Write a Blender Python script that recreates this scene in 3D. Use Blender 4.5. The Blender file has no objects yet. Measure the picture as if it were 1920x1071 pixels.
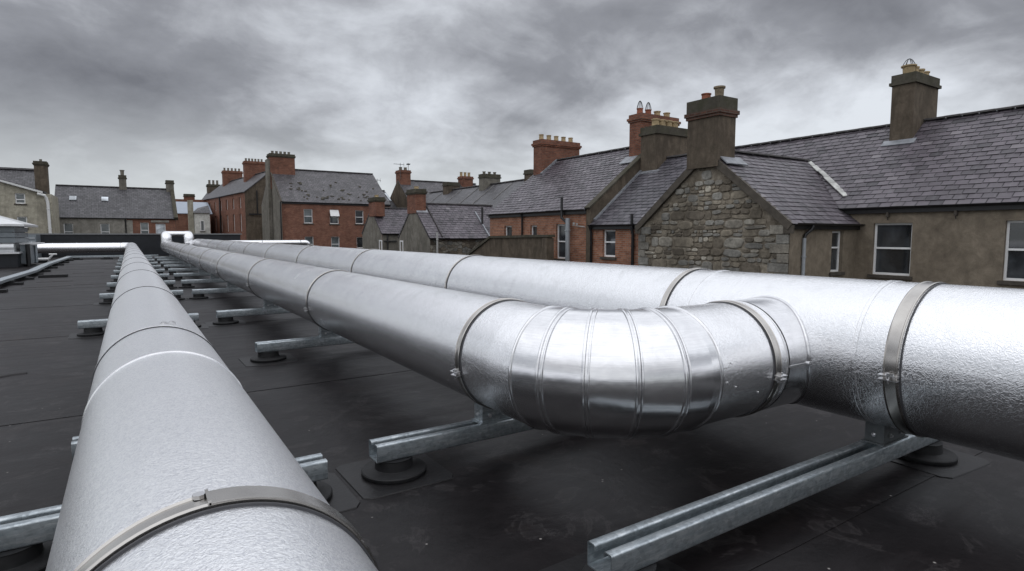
import bpy, math, random
from mathutils import Vector, Matrix
rad = math.radians
PI = math.pi
scene = bpy.context.scene
COL = scene.collection
V = Vector
UP = V((0, 0, 1))

# ------------------------------------------------------------------ node helpers
class NT:
    def __init__(s, name):
        s.m = bpy.data.materials.new(name); s.m.use_nodes = True
        s.t = s.m.node_tree; s.n = s.t.nodes; s.l = s.t.links
        s.b = s.n['Principled BSDF']
    def node(s, typ, **kw):
        n = s.n.new(typ)
        for k, v in kw.items():
            if k.startswith('_'): setattr(n, k[1:], v)
            else:
                key = k.replace('_', ' ')
                n.inputs[key].default_value = v
        return n
    def link(s, a, b): s.l.new(a, b)
    def coord(s, kind='UV', scale=(1, 1, 1), loc=(0, 0, 0)):
        tc = s.n.new('ShaderNodeTexCoord'); mp = s.n.new('ShaderNodeMapping')
        mp.inputs['Scale'].default_value = scale; mp.inputs['Location'].default_value = loc
        s.link(tc.outputs[kind], mp.inputs['Vector']); return mp.outputs['Vector']
    def noise(s, vec, scale, detail=4, rough=.55, dist=0.):
        n = s.node('ShaderNodeTexNoise', Scale=scale, Detail=detail, Roughness=rough, Distortion=dist)
        s.link(vec, n.inputs['Vector']); return n.outputs['Fac']
    def ramp(s, fac, stops, interp='LINEAR'):
        r = s.n.new('ShaderNodeValToRGB'); cr = r.color_ramp; cr.interpolation = interp
        while len(cr.elements) < len(stops): cr.elements.new(.5)
        for e, (p, c) in zip(cr.elements, stops):
            e.position = p
            e.color = (c, c, c, 1) if isinstance(c, (int, float)) else (*c, 1)
        s.link(fac, r.inputs['Fac']); return r.outputs['Color']
    def mix(s, fac, a, b, mode='MIX'):
        m = s.n.new('ShaderNodeMix'); m.data_type = 'RGBA'; m.blend_type = mode
        for si, val in ((0, fac), (6, a), (7, b)):
            sock = m.inputs[si]
            if isinstance(val, bpy.types.NodeSocket): s.link(val, sock)
            elif isinstance(val, (int, float)): sock.default_value = val if si == 0 else (val, val, val, 1)
            else: sock.default_value = (*val, 1)
        return m.outputs[2]
    def math(s, op, a, b=0.):
        m = s.n.new('ShaderNodeMath'); m.operation = op
        for sock, val in zip(m.inputs, (a, b)):
            if isinstance(val, bpy.types.NodeSocket): s.link(val, sock)
            else: sock.default_value = val
        return m.outputs[0]
    def bump(s, h, strength=.3, dist=.01, prev=None):
        b = s.node('ShaderNodeBump', Strength=strength, Distance=dist)
        s.link(h, b.inputs['Height'])
        if prev is not None: s.link(prev, b.inputs['Normal'])
        return b.outputs['Normal']
    def set(s, **kw):
        names = dict(color='Base Color', rough='Roughness', metal='Metallic', normal='Normal', spec='Specular IOR Level', alpha='Alpha', coat='Coat Weight', aniso='Anisotropic')
        for k, v in kw.items():
            i = s.b.inputs[names[k]]
            if isinstance(v, bpy.types.NodeSocket): s.link(v, i)
            elif k == 'color': i.default_value = (*v, 1)
            else: i.default_value = v
        return s.m

M = {}
def plain(name, color, rough=.6, metal=0., spec=.5, var=.12, nscale=8., bump=.0):
    t = NT(name); v = t.coord('Object')
    n = t.noise(v, nscale, 5, .6)
    c0 = tuple(max(0, c*(1-var)) for c in color); c1 = tuple(min(1, c*(1+var)) for c in color)
    col = t.ramp(n, [(.3, c0), (.7, c1)])
    t.set(color=col, rough=rough, metal=metal, spec=spec)
    if bump: t.set(normal=t.bump(t.noise(v, nscale*6, 5), bump, .01))
    M[name] = t.m; return t.m

def emboss_alu(name, scale, strength, rough, base, dist=.004, brushed=False):
    t = NT(name); v = t.coord('Object')
    big = t.noise(v, 1.3, 4, .5)
    smudge = t.noise(v, 5., 6, .62, .6)
    col = t.mix(.5, t.ramp(big, [(.3, tuple(c*.93 for c in base)), (.7, base)]),
                t.ramp(smudge, [(.34, tuple(c*.88 for c in base)), (.5, base)]))
    # worm-like ridges of stucco-embossed sheet
    n1 = t.noise(v, scale, 2, .45, .9)
    ridge = t.math('ABSOLUTE', t.math('SUBTRACT', n1, .5))
    ridge = t.ramp(ridge, [(.0, 0.), (.12, 1.)], 'EASE')
    nb = t.bump(ridge, strength, dist)
    n2 = t.bump(t.noise(v, 2.2, 2, .4), .05, .02, nb)
    rg = t.ramp(t.noise(v, 3.1, 6, .65), [(.3, rough-.04), (.7, rough+.05)])
    M[name] = t.set(color=col, rough=rg, metal=.95, normal=n2, spec=.5)
    return t.m
emboss_alu('embossed_aluminium', 56., .42, .22, (.85, .855, .87), .0018)
emboss_alu('embossed_aluminium_fine', 62., .36, .23, (.90, .90, .915), .0015)
def fine_alu():
    t = NT('fine_grain_aluminium'); v = t.coord('Object')
    n1 = t.noise(v, 120., 3, .6, 1.6)
    col = t.mix(.4, t.ramp(n1, [(.40, (.66, .67, .71)), (.56, (.98, .985, .99))]), t.ramp(t.noise(v, 3., 5, .6), [(.3, (.86, .865, .88)), (.7, (.94, .94, .95))]))
    nb = t.bump(t.noise(v, 80., 3, .6, 1.4), .6, .0026)
    M['fine_grain_aluminium'] = t.set(color=col, rough=.31, metal=.93, normal=nb)
fine_alu()
def smooth_alu():
    t = NT('brushed_aluminium'); v = t.coord('Object', (6, 6, 160))
    v1 = t.coord('Object')
    br = t.noise(v, 1., 4, .6)
    col = t.mix(.35, t.ramp(br, [(.3, (.70, .70, .715)), (.7, (.82, .82, .83))]), t.ramp(t.noise(v1, 7., 5, .6, .8), [(.35, (.62, .62, .64)), (.6, (.84, .84, .85))]))
    nb = t.bump(br, .10, .002); nb = t.bump(t.noise(v1, 4., 3, .6), .2, .02, nb)
    M['brushed_aluminium'] = t.set(color=col, rough=.21, metal=.97, normal=nb)
smooth_alu()
def band_steel():
    t = NT('strap_steel'); v = t.coord('Object')
    M['strap_steel'] = t.set(color=t.ramp(t.noise(v, 5, 5), [(.3, (.40, .38, .36)), (.7, (.56, .54, .51))]), rough=.24, metal=1.)
band_steel()
plain('bolt_zinc', (.72, .72, .73), .3, 1.)
plain('seam_sealant', (.05, .05, .055), .6)
def galv():
    t = NT('galvanised_steel'); v = t.coord('Object', (1.2, 6, 6))
    v2 = t.coord('Object')
    a = t.noise(v, 6., 6, .65, 1.2)
    vo = t.node('ShaderNodeTexVoronoi', Scale=45.); t.link(v2, vo.inputs['Vector'])
    c = t.ramp(a, [(.3, (.25, .285, .31)), (.5, (.40, .44, .465)), (.7, (.60, .635, .65))])
    bw = t.n.new('ShaderNodeRGBToBW'); t.link(vo.outputs['Color'], bw.inputs[0]); c = t.mix(.22, c, bw.outputs[0], 'OVERLAY')
    M['galvanised_steel'] = t.set(color=c, rough=t.ramp(a, [(.3, .5), (.7, .34)]), metal=.85, normal=t.bump(a, .12, .003))
galv()
plain('black_rubber', (.012, .012, .013), .62, 0, .35, .3, 20, .2)
plain('dark_saddle_block', (.10, .11, .115), .5, .3, .5, .25, 10)
def membrane(name, base, seams):
    t = NT(name); v = t.coord('Object')
    a = t.noise(v, .55, 7, .62, .8); b = t.noise(t.coord('Object', (1.0, 5.5, 1)), 1.1, 8, .7, .5)
    c = t.ramp(a, [(.28, tuple(x*.5 for x in base)), (.5, base), (.72, tuple(x*1.9 for x in base))])
    c = t.mix(.55, c, t.ramp(b, [(.3, tuple(x*.6 for x in base)), (.72, tuple(x*1.6 for x in base))]))
    # ring-shaped dried puddles and scuffs
    pud = t.noise(v, 1.6, 5, .6, 2.2)
    pr = t.ramp(pud, [(.56, 0.), (.585, .7), (.60, .25), (.68, .12), (.7, 0.)])
    c = t.mix(t.math('MULTIPLY', pr, .5), c, (.062, .056, .056))
    dust = t.ramp(t.noise(v, 3.3, 9, .78, .4), [(.5, 0.), (.72, 1.)])
    c = t.mix(t.math('MULTIPLY', dust, .4), c, (.030, .025, .026))
    swirl = t.math('MULTIPLY', t.ramp(t.noise(v, 2.4, 4, .6), [(.60, 0.), (.68, 1.)]), t.ramp(t.noise(v, 17., 5, .7, 2.5), [(.46, 0.), (.5, 1.), (.54, 0.)]))
    c = t.mix(t.math('MULTIPLY', swirl, .6), c, (.09, .082, .084))
    scuff = t.ramp(t.noise(t.coord('Object', (2.0, 16, 1)), 1.5, 8, .75), [(.62, 0.), (.74, 1.)])
    c = t.mix(t.math('MULTIPLY', scuff, .35), c, (.095, .09, .094))
    brown = t.ramp(t.noise(v, .9, 6, .7, 1.), [(.58, 0.), (.75, 1.)])
    c = t.mix(t.math('MULTIPLY', brown, .55), c, (.030, .021, .017))
    vo = t.node('ShaderNodeTexVoronoi', Scale=7., Randomness=1.); t.link(v, vo.inputs['Vector'])
    sp = t.ramp(vo.outputs['Distance'], [(.0, 1.), (.03, 1.), (.055, 0.)])
    gate = t.ramp(t.noise(v, 3.7, 3), [(.50, 0.), (.56, 1.)])
    c = t.mix(t.math('MULTIPLY', t.math('MULTIPLY', sp, gate), .8), c, (.34, .32, .30))
    nb = t.bump(t.noise(v, 1.4, 5, .6, .6), .35, .03)
    nb = t.bump(t.noise(v, 26., 5, .6), .25, .004, nb)
    rg = t.ramp(t.mix(.5, a, b), [(.3, .30), (.55, .46), (.75, .58)])
    M[name] = t.set(color=c, rough=rg, normal=nb, spec=.16)
membrane('roof_membrane', (.0092, .0076, .0082), True)
plain('membrane_patch', (.0115, .0108, .0115), .42, 0, .3, .3, 6, .2)
plain('parapet_bitumen', (.012, .014, .018), .45, 0, .4, .3, 3, .1)
plain('parapet_coping', (.20, .205, .21), .5, .3)

def slate_mat(name, cols, uvbrick=False, rw=.3, rh=.2, lichen=.3):
    t = NT(name)
    if uvbrick:
        v = t.coord('UV')
        bk = t.node('ShaderNodeTexBrick', Color1=(*cols[0], 1), Color2=(*cols[1], 1), Mortar=(*[c*.35 for c in cols[0]], 1), Scale=1., Mortar_Size=.022, Mortar_Smooth=.4, Bias=0., Brick_Width=rw, Row_Height=rh)
        t.link(v, bk.inputs['Vector']); col = bk.outputs['Color']; h = bk.outputs['Fac']
        nb = t.bump(h, .6, -.01)
    else:
        at = t.n.new('ShaderNodeAttribute'); at.attribute_name = 'rnd'
        col = t.ramp(at.outputs['Fac'], [(0., cols[0]), (.45, cols[1]), (.8, cols[2]), (1., cols[3])])
        nb = t.bump(t.noise(t.coord('Object'), 30, 5, .6), .3, .004)
    v3 = t.coord('Object')
    wv = t.noise(v3, 1.1, 6, .65, .6)
    col = t.mix(.8 if uvbrick else .6, col, t.mix(1., col, t.ramp(wv, [(.3, .5 if uvbrick else .62), (.7, 1.45)]), 'MULTIPLY'))
    if uvbrick: col = t.mix(.5, col, t.mix(1., col, t.ramp(t.noise(v3, 6., 5, .8), [(.35, .35), (.62, 1.35)]), 'MULTIPLY'))
    st = t.ramp(t.noise(t.coord('UV', (4.2, .5, 1)), 1.6, 6, .7), [(.5, 0.), (.78, 1.)])
    col = t.mix(t.math('MULTIPLY', st, .35), col, (.20, .20, .20))
    li = t.ramp(t.noise(v3, 2.6, 8, .75), [(.6, 0.), (.68, 1.)])
    col = t.mix(t.math('MULTIPLY', li, lichen), col, (.055, .058, .042))
    M[name] = t.set(color=col, rough=.46, normal=nb, spec=.5)
SC = [(.018, .016, .020), (.088, .075, .088), (.118, .102, .117), (.175, .158, .17)]
slate_mat('slate', SC)
slate_mat('slate_bluish', [(.016, .016, .020), (.073, .067, .079), (.103, .095, .108), (.155, .146, .156)])
slate_mat('slate_far', [(.042, .040, .045), (.090, .085, .093)], True, .34, .24, .6)
slate_mat('slate_mossy', [(.050, .046, .051), (.10, .091, .10)], True, .34, .24, 1.)
M['slate'].use_fake_user = False

def brick(name, c1, c2, mortar, scale=1., dirt=.4):
    t = NT(name); v = t.coord('UV')
    bk = t.node('ShaderNodeTexBrick', Color1=(*c1, 1), Color2=(*c2, 1), Mortar=(*mortar, 1), Scale=scale, Mortar_Size=.011, Mortar_Smooth=.3, Bias=-.1, Brick_Width=.225, Row_Height=.075)
    nz = t.node('ShaderNodeTexNoise', Scale=2.5, Detail=3.); t.link(v, nz.inputs['Vector'])
    mv = t.n.new('ShaderNodeVectorMath'); mv.operation = 'MULTIPLY_ADD'
    t.link(nz.outputs['Color'], mv.inputs[0]); mv.inputs[1].default_value = (.012, .012, 0); t.link(v, mv.inputs[2])
    t.link(mv.outputs[0], bk.inputs['Vector'])
    o = t.coord('Object')
    pat = t.ramp(t.noise(o, 1.6, 7, .7, .4), [(.3, .55), (.55, 1.), (.75, 1.35)])
    col = t.mix(.8, bk.outputs['Color'], t.mix(1., bk.outputs['Color'], pat, 'MULTIPLY'))
    so = t.ramp(t.noise(t.coord('UV', (3., .6, 1)), 1.2, 6, .7), [(.52, 0.), (.8, 1.)])
    col = t.mix(t.math('MULTIPLY', so, dirt), col, (.045, .038, .034))
    pale = t.ramp(t.noise(o, 9., 6, .7), [(.66, 0.), (.74, 1.)])
    col = t.mix(t.math('MULTIPLY', pale, .35), col, (.30, .25, .22))
    nb = t.bump(bk.outputs['Fac'], .6, -.008); nb = t.bump(t.noise(o, 40, 5), .3, .004, nb)
    M[name] = t.set(color=col, rough=.85, normal=nb, spec=.25)
brick('red_brick', (.26, .098, .054), (.40, .185, .110), (.27, .225, .185))
brick('red_brick_far', (.19, .068, .042), (.27, .115, .072), (.20, .15, .12), 1., .35)
brick('chimney_brick', (.17, .062, .038), (.26, .105, .064), (.14, .11, .09), 1., .5)

brick('weathered_brick', (.085, .042, .030), (.15, .072, .050), (.10, .09, .075), 1., .8)
def rubble():
    t = NT('rubble_stone'); v = t.coord('UV', (1., 1.75, 1.))
    nz = t.node('ShaderNodeTexNoise', Scale=2.1, Detail=4.); t.link(v, nz.inputs['Vector'])
    mv = t.n.new('ShaderNodeVectorMath'); mv.operation = 'MULTIPLY_ADD'
    t.link(nz.outputs['Color'], mv.inputs[0]); mv.inputs[1].default_value = (.42, .34, 0); t.link(v, mv.inputs[2])
    vo = t.node('ShaderNodeTexVoronoi', Scale=2.9, Randomness=.82); vo.voronoi_dimensions = '2D'; t.link(mv.outputs[0], vo.inputs['Vector'])
    ve = t.node('ShaderNodeTexVoronoi', Scale=2.9, Randomness=.82); ve.voronoi_dimensions = '2D'; ve.feature = 'DISTANCE_TO_EDGE'; t.link(mv.outputs[0], ve.inputs['Vector'])
    sep = t.n.new('ShaderNodeSeparateColor'); t.link(vo.outputs['Color'], sep.inputs[0])
    st = t.ramp(sep.outputs[0], [(0., (.075, .064, .052)), (.3, (.13, .112, .088)), (.6, (.17, .148, .118)), (.82, (.125, .13, .125)), (1., (.23, .215, .18))])
    o = t.coord('Object')
    st = t.mix(1., st, t.ramp(t.noise(o, 5, 8, .75), [(.28, .45), (.5, 1.), (.75, 1.7)]), 'MULTIPLY')
    st = t.mix(.7, st, t.mix(1., st, t.ramp(t.noise(o, .55, 3, .5), [(.38, .5), (.6, 1.15)]), 'MULTIPLY'))
    mo = t.ramp(t.noise(o, 1.5, 5, .7), [(.36, (.075, .064, .05)), (.52, (.15, .13, .105)), (.66, (.33, .30, .25))])
    nedge = t.math('ADD', ve.outputs['Distance'], t.math('MULTIPLY', t.math('SUBTRACT', t.noise(o, 14, 4), .5), .05))
    fac = t.ramp(nedge, [(.012, 0.), (.04, 1.)])
    col = t.mix(fac, mo, st)
    hgt = t.ramp(nedge, [(.0, 0.), (.10, 1.)])
    nb = t.bump(hgt, 1., .05); nb = t.bump(t.noise(o, 22, 6, .7), .6, .012, nb)
    M['rubble_stone'] = t.set(color=col, rough=.9, normal=nb, spec=.2)
rubble()
t_ = NT('rubble_block'); o_ = t_.coord('Object'); at = t_.n.new('ShaderNodeAttribute'); at.attribute_name = 'rnd'
c_ = t_.ramp(at.outputs['Fac'], [(0., (.14, .12, .096)), (.25, (.20, .172, .134)), (.5, (.28, .245, .192)), (.7, (.215, .207, .188)), (.85, (.265, .255, .23)), (1., (.42, .385, .32))])
c_ = t_.mix(1., c_, t_.ramp(t_.noise(o_, 7, 8, .75), [(.28, .5), (.5, 1.), (.74, 1.55)]), 'MULTIPLY')
c_ = t_.mix(.8, c_, t_.mix(1., c_, t_.ramp(t_.noise(o_, .6, 4, .55), [(.4, .5), (.6, 1.15)]), 'MULTIPLY'))
M['rubble_block'] = t_.set(color=c_, rough=.92, normal=t_.bump(t_.noise(o_, 16, 7, .72), .9, .02), spec=.2)
t_ = NT('lime_mortar'); o_ = t_.coord('Object')
M['lime_mortar'] = t_.set(color=t_.ramp(t_.noise(o_, 1.7, 6, .7), [(.36, (.10, .085, .066)), (.52, (.20, .172, .135)), (.68, (.38, .34, .28))]), rough=.95, normal=t_.bump(t_.noise(o_, 30, 6, .7), .8, .02), spec=.15)
def render_mat(name, base, streak, sfac=.6, moss=.0, damp=.5):
    t = NT(name); o = t.coord('Object')
    c = t.ramp(t.noise(o, 1.2, 7, .65, .5), [(.28, tuple(x*.72 for x in base)), (.5, base), (.75, tuple(x*1.22 for x in base))])
    mid = t.ramp(t.noise(o, 3.6, 9, .74, .5), [(.3, .55), (.5, 1.), (.72, 1.5)])
    c = t.mix(.7, c, t.mix(1., c, mid, 'MULTIPLY'))
    fine = t.ramp(t.noise(o, 45., 4, .7), [(.3, .8), (.7, 1.2)])
    c = t.mix(.6, c, t.mix(1., c, fine, 'MULTIPLY'))
    s = t.ramp(t.noise(t.coord('UV', (1.5, .30, 1)), 1.1, 8, .70, 1.2), [(.45, 0.), (.70, 1.)])
    c = t.mix(t.math('MULTIPLY', s, sfac), c, streak)
    if moss:
        mm = t.ramp(t.noise(o, 3.2, 7, .72), [(.45, 0.), (.6, 1.)])
        c = t.mix(t.math('MULTIPLY', mm, moss), c, (.050, .052, .028))
    nb = t.bump(t.noise(o, 40., 6, .7), .55, .008)
    M[name] = t.set(color=c, rough=.92, normal=nb, spec=.18)
render_mat('brown_render', (.205, .172, .132), (.115, .094, .072), .45)
render_mat('grey_render', (.185, .172, .148), (.075, .069, .056), .7)
render_mat('dark_render', (.118, .095, .072), (.045, .037, .029), .8, .04)
render_mat('cream_render', (.36, .335, .27), (.17, .155, .125), .7)
render_mat('pale_render', (.29, .275, .245), (.14, .13, .11), .7)
render_mat('mossy_cap', (.085, .077, .062), (.038, .034, .027), .6, .45)
render_mat('white_render', (.62, .62, .58), (.42, .42, .38), .4)
render_mat('yard_concrete', (.13, .125, .115), (.07, .066, .06), .6)
plain('white_upvc', (.80, .80, .80), .35, 0, .5, .03)
plain('white_gutter', (.66, .66, .65), .45, 0, .5, .08)
plain('grey_downpipe', (.30, .32, .34), .4, 0, .5, .08)
plain('black_iron', (.012, .012, .013), .4, 0, .5, .2)
plain('sill_stone', (.075, .065, .055), .85, 0, .3, .3, 6, .3)
plain('verge_board', (.080, .069, .056), .8, 0, .3, .3, 5, .3)
plain('ridge_tile', (.052, .048, .048), .8, 0, .3, .3, 7, .3)
plain('lead_flashing', (.24, .25, .27), .5, .2, .5, .35, 4, .2)
plain('white_flashing', (.44, .44, .42), .7, 0, .3, .35, 4, .3)
plain('buff_pot', (.34, .26, .15), .75, 0, .3, .3, 6, .2)
plain('terracotta_pot', (.24, .085, .05), .75, 0, .3, .25, 6, .2)
plain('stained_pot', (.20, .16, .11), .8, 0, .3, .3, 6, .2)
plain('pale_mortar', (.16, .155, .15), .8, 0, .3, .4, 3, .2)
plain('grey_pot', (.16, .145, .12), .8, 0, .3, .3, 6, .2)
plain('louvre_steel', (.21, .235, .255), .42, .35, .5, .12, 4)
plain('hood_steel', (.66, .67, .68), .38, .5, .5, .1, 4)
plain('plastic_grey', (.36, .36, .35), .6)
plain('aerial_metal', (.10, .10, .10), .5, .5)
plain('pale_sheet_roof', (.27, .31, .37), .4, 0, .5, .06, 2)
plain('far_tree_green', (.045, .06, .035), .9, 0, .2, .4, 2)
plain('bark', (.06, .05, .04), .9)
plain('curtain', (.32, .33, .30), .9, 0, .2, .15, 12)
def glass(name, c, rough):
    t = NT(name); o = t.coord('Object')
    col = t.ramp(t.noise(o, 1.3, 3, .5, .5), [(.35, tuple(x*.5 for x in c)), (.7, tuple(x*1.6 for x in c))])
    M[name] = t.set(color=col, rough=rough, spec=.95, normal=t.bump(t.noise(o, 1.2, 2), .08, .02))
glass('window_glass', (.042, .046, .051), .05)  # pane colour lifted to imitate reflection in the glass
glass('pale_glass', (.10, .115, .12), .12)
glass('skylight_glass', (.50, .54, .58), .2)
render_mat('street', (.10, .10, .10), (.06, .06, .06), .5)

# ------------------------------------------------------------------ mesh builder
class MB:
    def __init__(s): s.v = []; s.f = []; s.sm = []; s.uv = []; s.rnd = []
    def face(s, pts, uv=None, rnd=.5, smooth=False):
        i = len(s.v); s.v += [V(p) for p in pts]; s.f.append(tuple(range(i, i+len(pts)))); s.sm.append(smooth); s.uv.append(uv); s.rnd.append(rnd)
        return s
    def obox(s, o, a, b, c, rnd=.5):
        o, a, b, c = V(o), V(a), V(b), V(c); i = len(s.v)
        if a.cross(b).dot(c) < 0: a, b = b, a
        s.v += [o, o+a, o+a+b, o+b, o+c, o+a+c, o+a+b+c, o+b+c]
        for q in ((0, 3, 2, 1), (4, 5, 6, 7), (0, 1, 5, 4), (1, 2, 6, 5), (2, 3, 7, 6), (3, 0, 4, 7)):
            s.f.append(tuple(i+k for k in q)); s.sm.append(False); s.uv.append(None); s.rnd.append(rnd)
        return s
    def box(s, x0, x1, y0, y1, z0, z1): return s.obox((x0, y0, z0), (x1-x0, 0, 0), (0, y1-y0, 0), (0, 0, z1-z0))
    def rings(s, rings, closed=True, caps=True, smooth=True):
        i = len(s.v); n = len(rings[0])
        for r in rings: s.v += [V(p) for p in r]
        for a in range(len(rings)-1):
            for k in range(n if closed else n-1):
                k2 = (k+1) % n
                s.f.append((i+a*n+k, i+a*n+k2, i+(a+1)*n+k2, i+(a+1)*n+k)); s.sm.append(smooth); s.uv.append(None); s.rnd.append(.5)
        if caps:
            s.f.append(tuple(i+k for k in range(n))[::-1]); s.f.append(tuple(i+(len(rings)-1)*n+k for k in range(n)))
            s.sm += [False, False]; s.uv += [None, None]; s.rnd += [.5, .5]
        return s
    def lathe(s, c, prof, n=24, axis=UP, smooth=True):
        c = V(c); axis = V(axis).normalized(); e1 = axis.orthogonal().normalized(); e2 = axis.cross(e1)
        return s.rings([[c+axis*h+(e1*math.cos(2*PI*k/n)+e2*math.sin(2*PI*k/n))*r for k in range(n)] for r, h in prof], True, True, smooth)
    def tube(s, pts, r, n=10, caps=True):
        pts = [V(p) for p in pts]; rs = r if isinstance(r, (list, tuple)) else [r]*len(pts)
        d = (pts[1]-pts[0]).normalized(); e = d.orthogonal().normalized(); rings = []
        for i, p in enumerate(pts):
            dn = (pts[min(i+1, len(pts)-1)]-pts[max(i-1, 0)]).normalized()
            q = d.rotation_difference(dn); e = (q @ e).normalized(); d = dn; f = d.cross(e)
            if 0 < i < len(pts)-1:
                a = (pts[i]-pts[i-1]).normalized(); k = 1/max(.5, a.dot(d))
            else: k = 1.
            # mitre widening lies in the plane of the bend
            bend = None
            if k > 1.0005:
                a = (pts[i]-pts[i-1]).normalized(); b = (pts[i+1]-pts[i]).normalized(); bend = (b-a).normalized()
            ring = []
            for j in range(n):
                w = (e*math.cos(2*PI*j/n)+f*math.sin(2*PI*j/n))*rs[i]
                if bend is not None: w = w+bend*w.dot(bend)*(k-1)
                ring.append(p+w)
            rings.append(ring)
        return s.rings(rings, True, caps)
    def build(s, name, mat, parent=None, sharp=None):
        base = V((0, 0, 0)); p = parent
        while p is not None: base = base+V(p.location); p = p.parent
        me = bpy.data.meshes.new(name)
        me.from_pydata([v-base for v in s.v], [], s.f)
        me.materials.append(M[mat] if isinstance(mat, str) else mat)
        me.polygons.foreach_set('use_smooth', s.sm)
        uvl = me.uv_layers.new(name='UVMap'); li = 0; co = [0.]*(2*len(me.loops))
        for fi, f in enumerate(s.f):
            if s.uv[fi] is not None:
                for (a, b) in s.uv[fi]: co[2*li] = a; co[2*li+1] = b; li += 1
                continue
            nrm = (s.v[f[1]]-s.v[f[0]]).cross(s.v[f[2]]-s.v[f[0]])
            if nrm.length < 1e-12: nrm = UP.copy()
            nrm.normalize()
            t = UP.cross(nrm)
            t = V((1, 0, 0)) if t.length < 1e-3 else t.normalized()
            b = nrm.cross(t)
            for k in f: co[2*li] = s.v[k].dot(t); co[2*li+1] = s.v[k].dot(b); li += 1
        uvl.data.foreach_set('uv', co)
        if any(r != .5 for r in s.rnd):
            at = me.attributes.new('rnd', 'FLOAT', 'FACE'); at.data.foreach_set('value', s.rnd)
        if any(s.sm): me.set_sharp_from_angle(angle=sharp or rad(35))
        me.update()
        o = bpy.data.objects.new(name, me); COL.objects.link(o)
        if parent is not None: o.parent = parent
        return o

def thing(name, label, cat, loc=(0, 0, 0), group=None):
    o = bpy.data.objects.new(name, None); COL.objects.link(o); o.location = loc; o.empty_display_size = .1
    o['label'] = label; o['category'] = cat
    if group: o['group'] = group
    return o
def tag(o, label, cat, group=None):
    o['label'] = label; o['category'] = cat
    if group: o['group'] = group
    return o
def dup(root, loc, label):
    r = root.copy(); COL.objects.link(r); r.location = loc; r['label'] = label
    def rec(src, dst):
        for ch in list(src.children):
            c = ch.copy(); COL.objects.link(c); c.parent = dst; rec(ch, c)
    rec(root, r); return r
def structure(o): o['kind'] = 'structure'; return o

# ------------------------------------------------------------------ ground and roof deck
GZ = -6.0
mb = MB(); mb.face([(-400, -200, GZ), (500, -200, GZ), (500, 700, GZ), (-400, 700, GZ)]); structure(mb.build('ground', 'street'))
mb = MB(); mb.box(-16, 12.6, -8, 50.6, GZ, -.3); structure(mb.build('lower_building', 'yard_concrete'))
mb = MB(); mb.box(-16.05, 12.65, -8.05, 50.65, -.3, 0)
structure(mb.build('roof_deck', 'roof_membrane'))
# lapped sheet joints of the membrane: low welded strips that catch the light
mb = MB(); R = random.Random(4)
for y in (1.5, 5.95, 10.8, 15.35, 20.5, 26., 31.5, 37., 43.1):
    x = -15.9; y0 = y
    pts = []
    while x < 12.5:
        pts.append((x, y0+R.uniform(-.012, .012)+.012*(x+5)*.2)); x += R.uniform(.7, 1.6)
    for (xa, ya), (xb, yb) in zip(pts, pts[1:]):
        mb.face([(xa, ya, .0034), (xb, yb, .0034), (xb, yb+.10, .0031), (xa, ya+.10, .0031)])
        mb.face([(xa, ya, .0005), (xb, yb, .0005), (xb, yb, .0034), (xa, ya, .0034)])
for x, ya, yb in ((-2.6, 10.8, 15.35), (-6.4, 15.35, 26.), (7.6, 5.95, 15.3)):
    mb.face([(x, ya, .0065), (x+.1, ya, .0065), (x+.1, yb, .0065), (x, yb, .0065)])
    mb.face([(x, ya, .0005), (x, yb, .0005), (x, yb, .0065), (x, ya, .0065)])
for xa, xb, y, sl_ in ((-2.6, -1.5, 21.2, .25), (-1.45, -.5, 21.6, .1), (-2.5, -1.6, 23.4, .2), (-1.9, -.9, 28.2, -.1), (-2.0, -1.0, 7.6, .5)):
    pts = [(xa+(xb-xa)*k/8, y+sl_*k/8+R.uniform(-.03, .03)) for k in range(9)]
    for (x1, y1_), (x2, y2_) in zip(pts, pts[1:]):
        mb.face([(x1, y1_, .001), (x2, y2_, .001), (x2, y2_+.03, .014), (x1, y1_+.03, .014)]); mb.face([(x1, y1_+.03, .014), (x2, y2_+.03, .014), (x2, y2_+.08, .001), (x1, y1_+.08, .001)])
structure(mb.build('roof_seams', 'roof_membrane'))
# edge upstand on the right and front
mb = MB(); mb.box(12.4, 12.75, -8, 49.7, .0, .14); structure(mb.build('roof_kerb', 'parapet_coping'))

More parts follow.
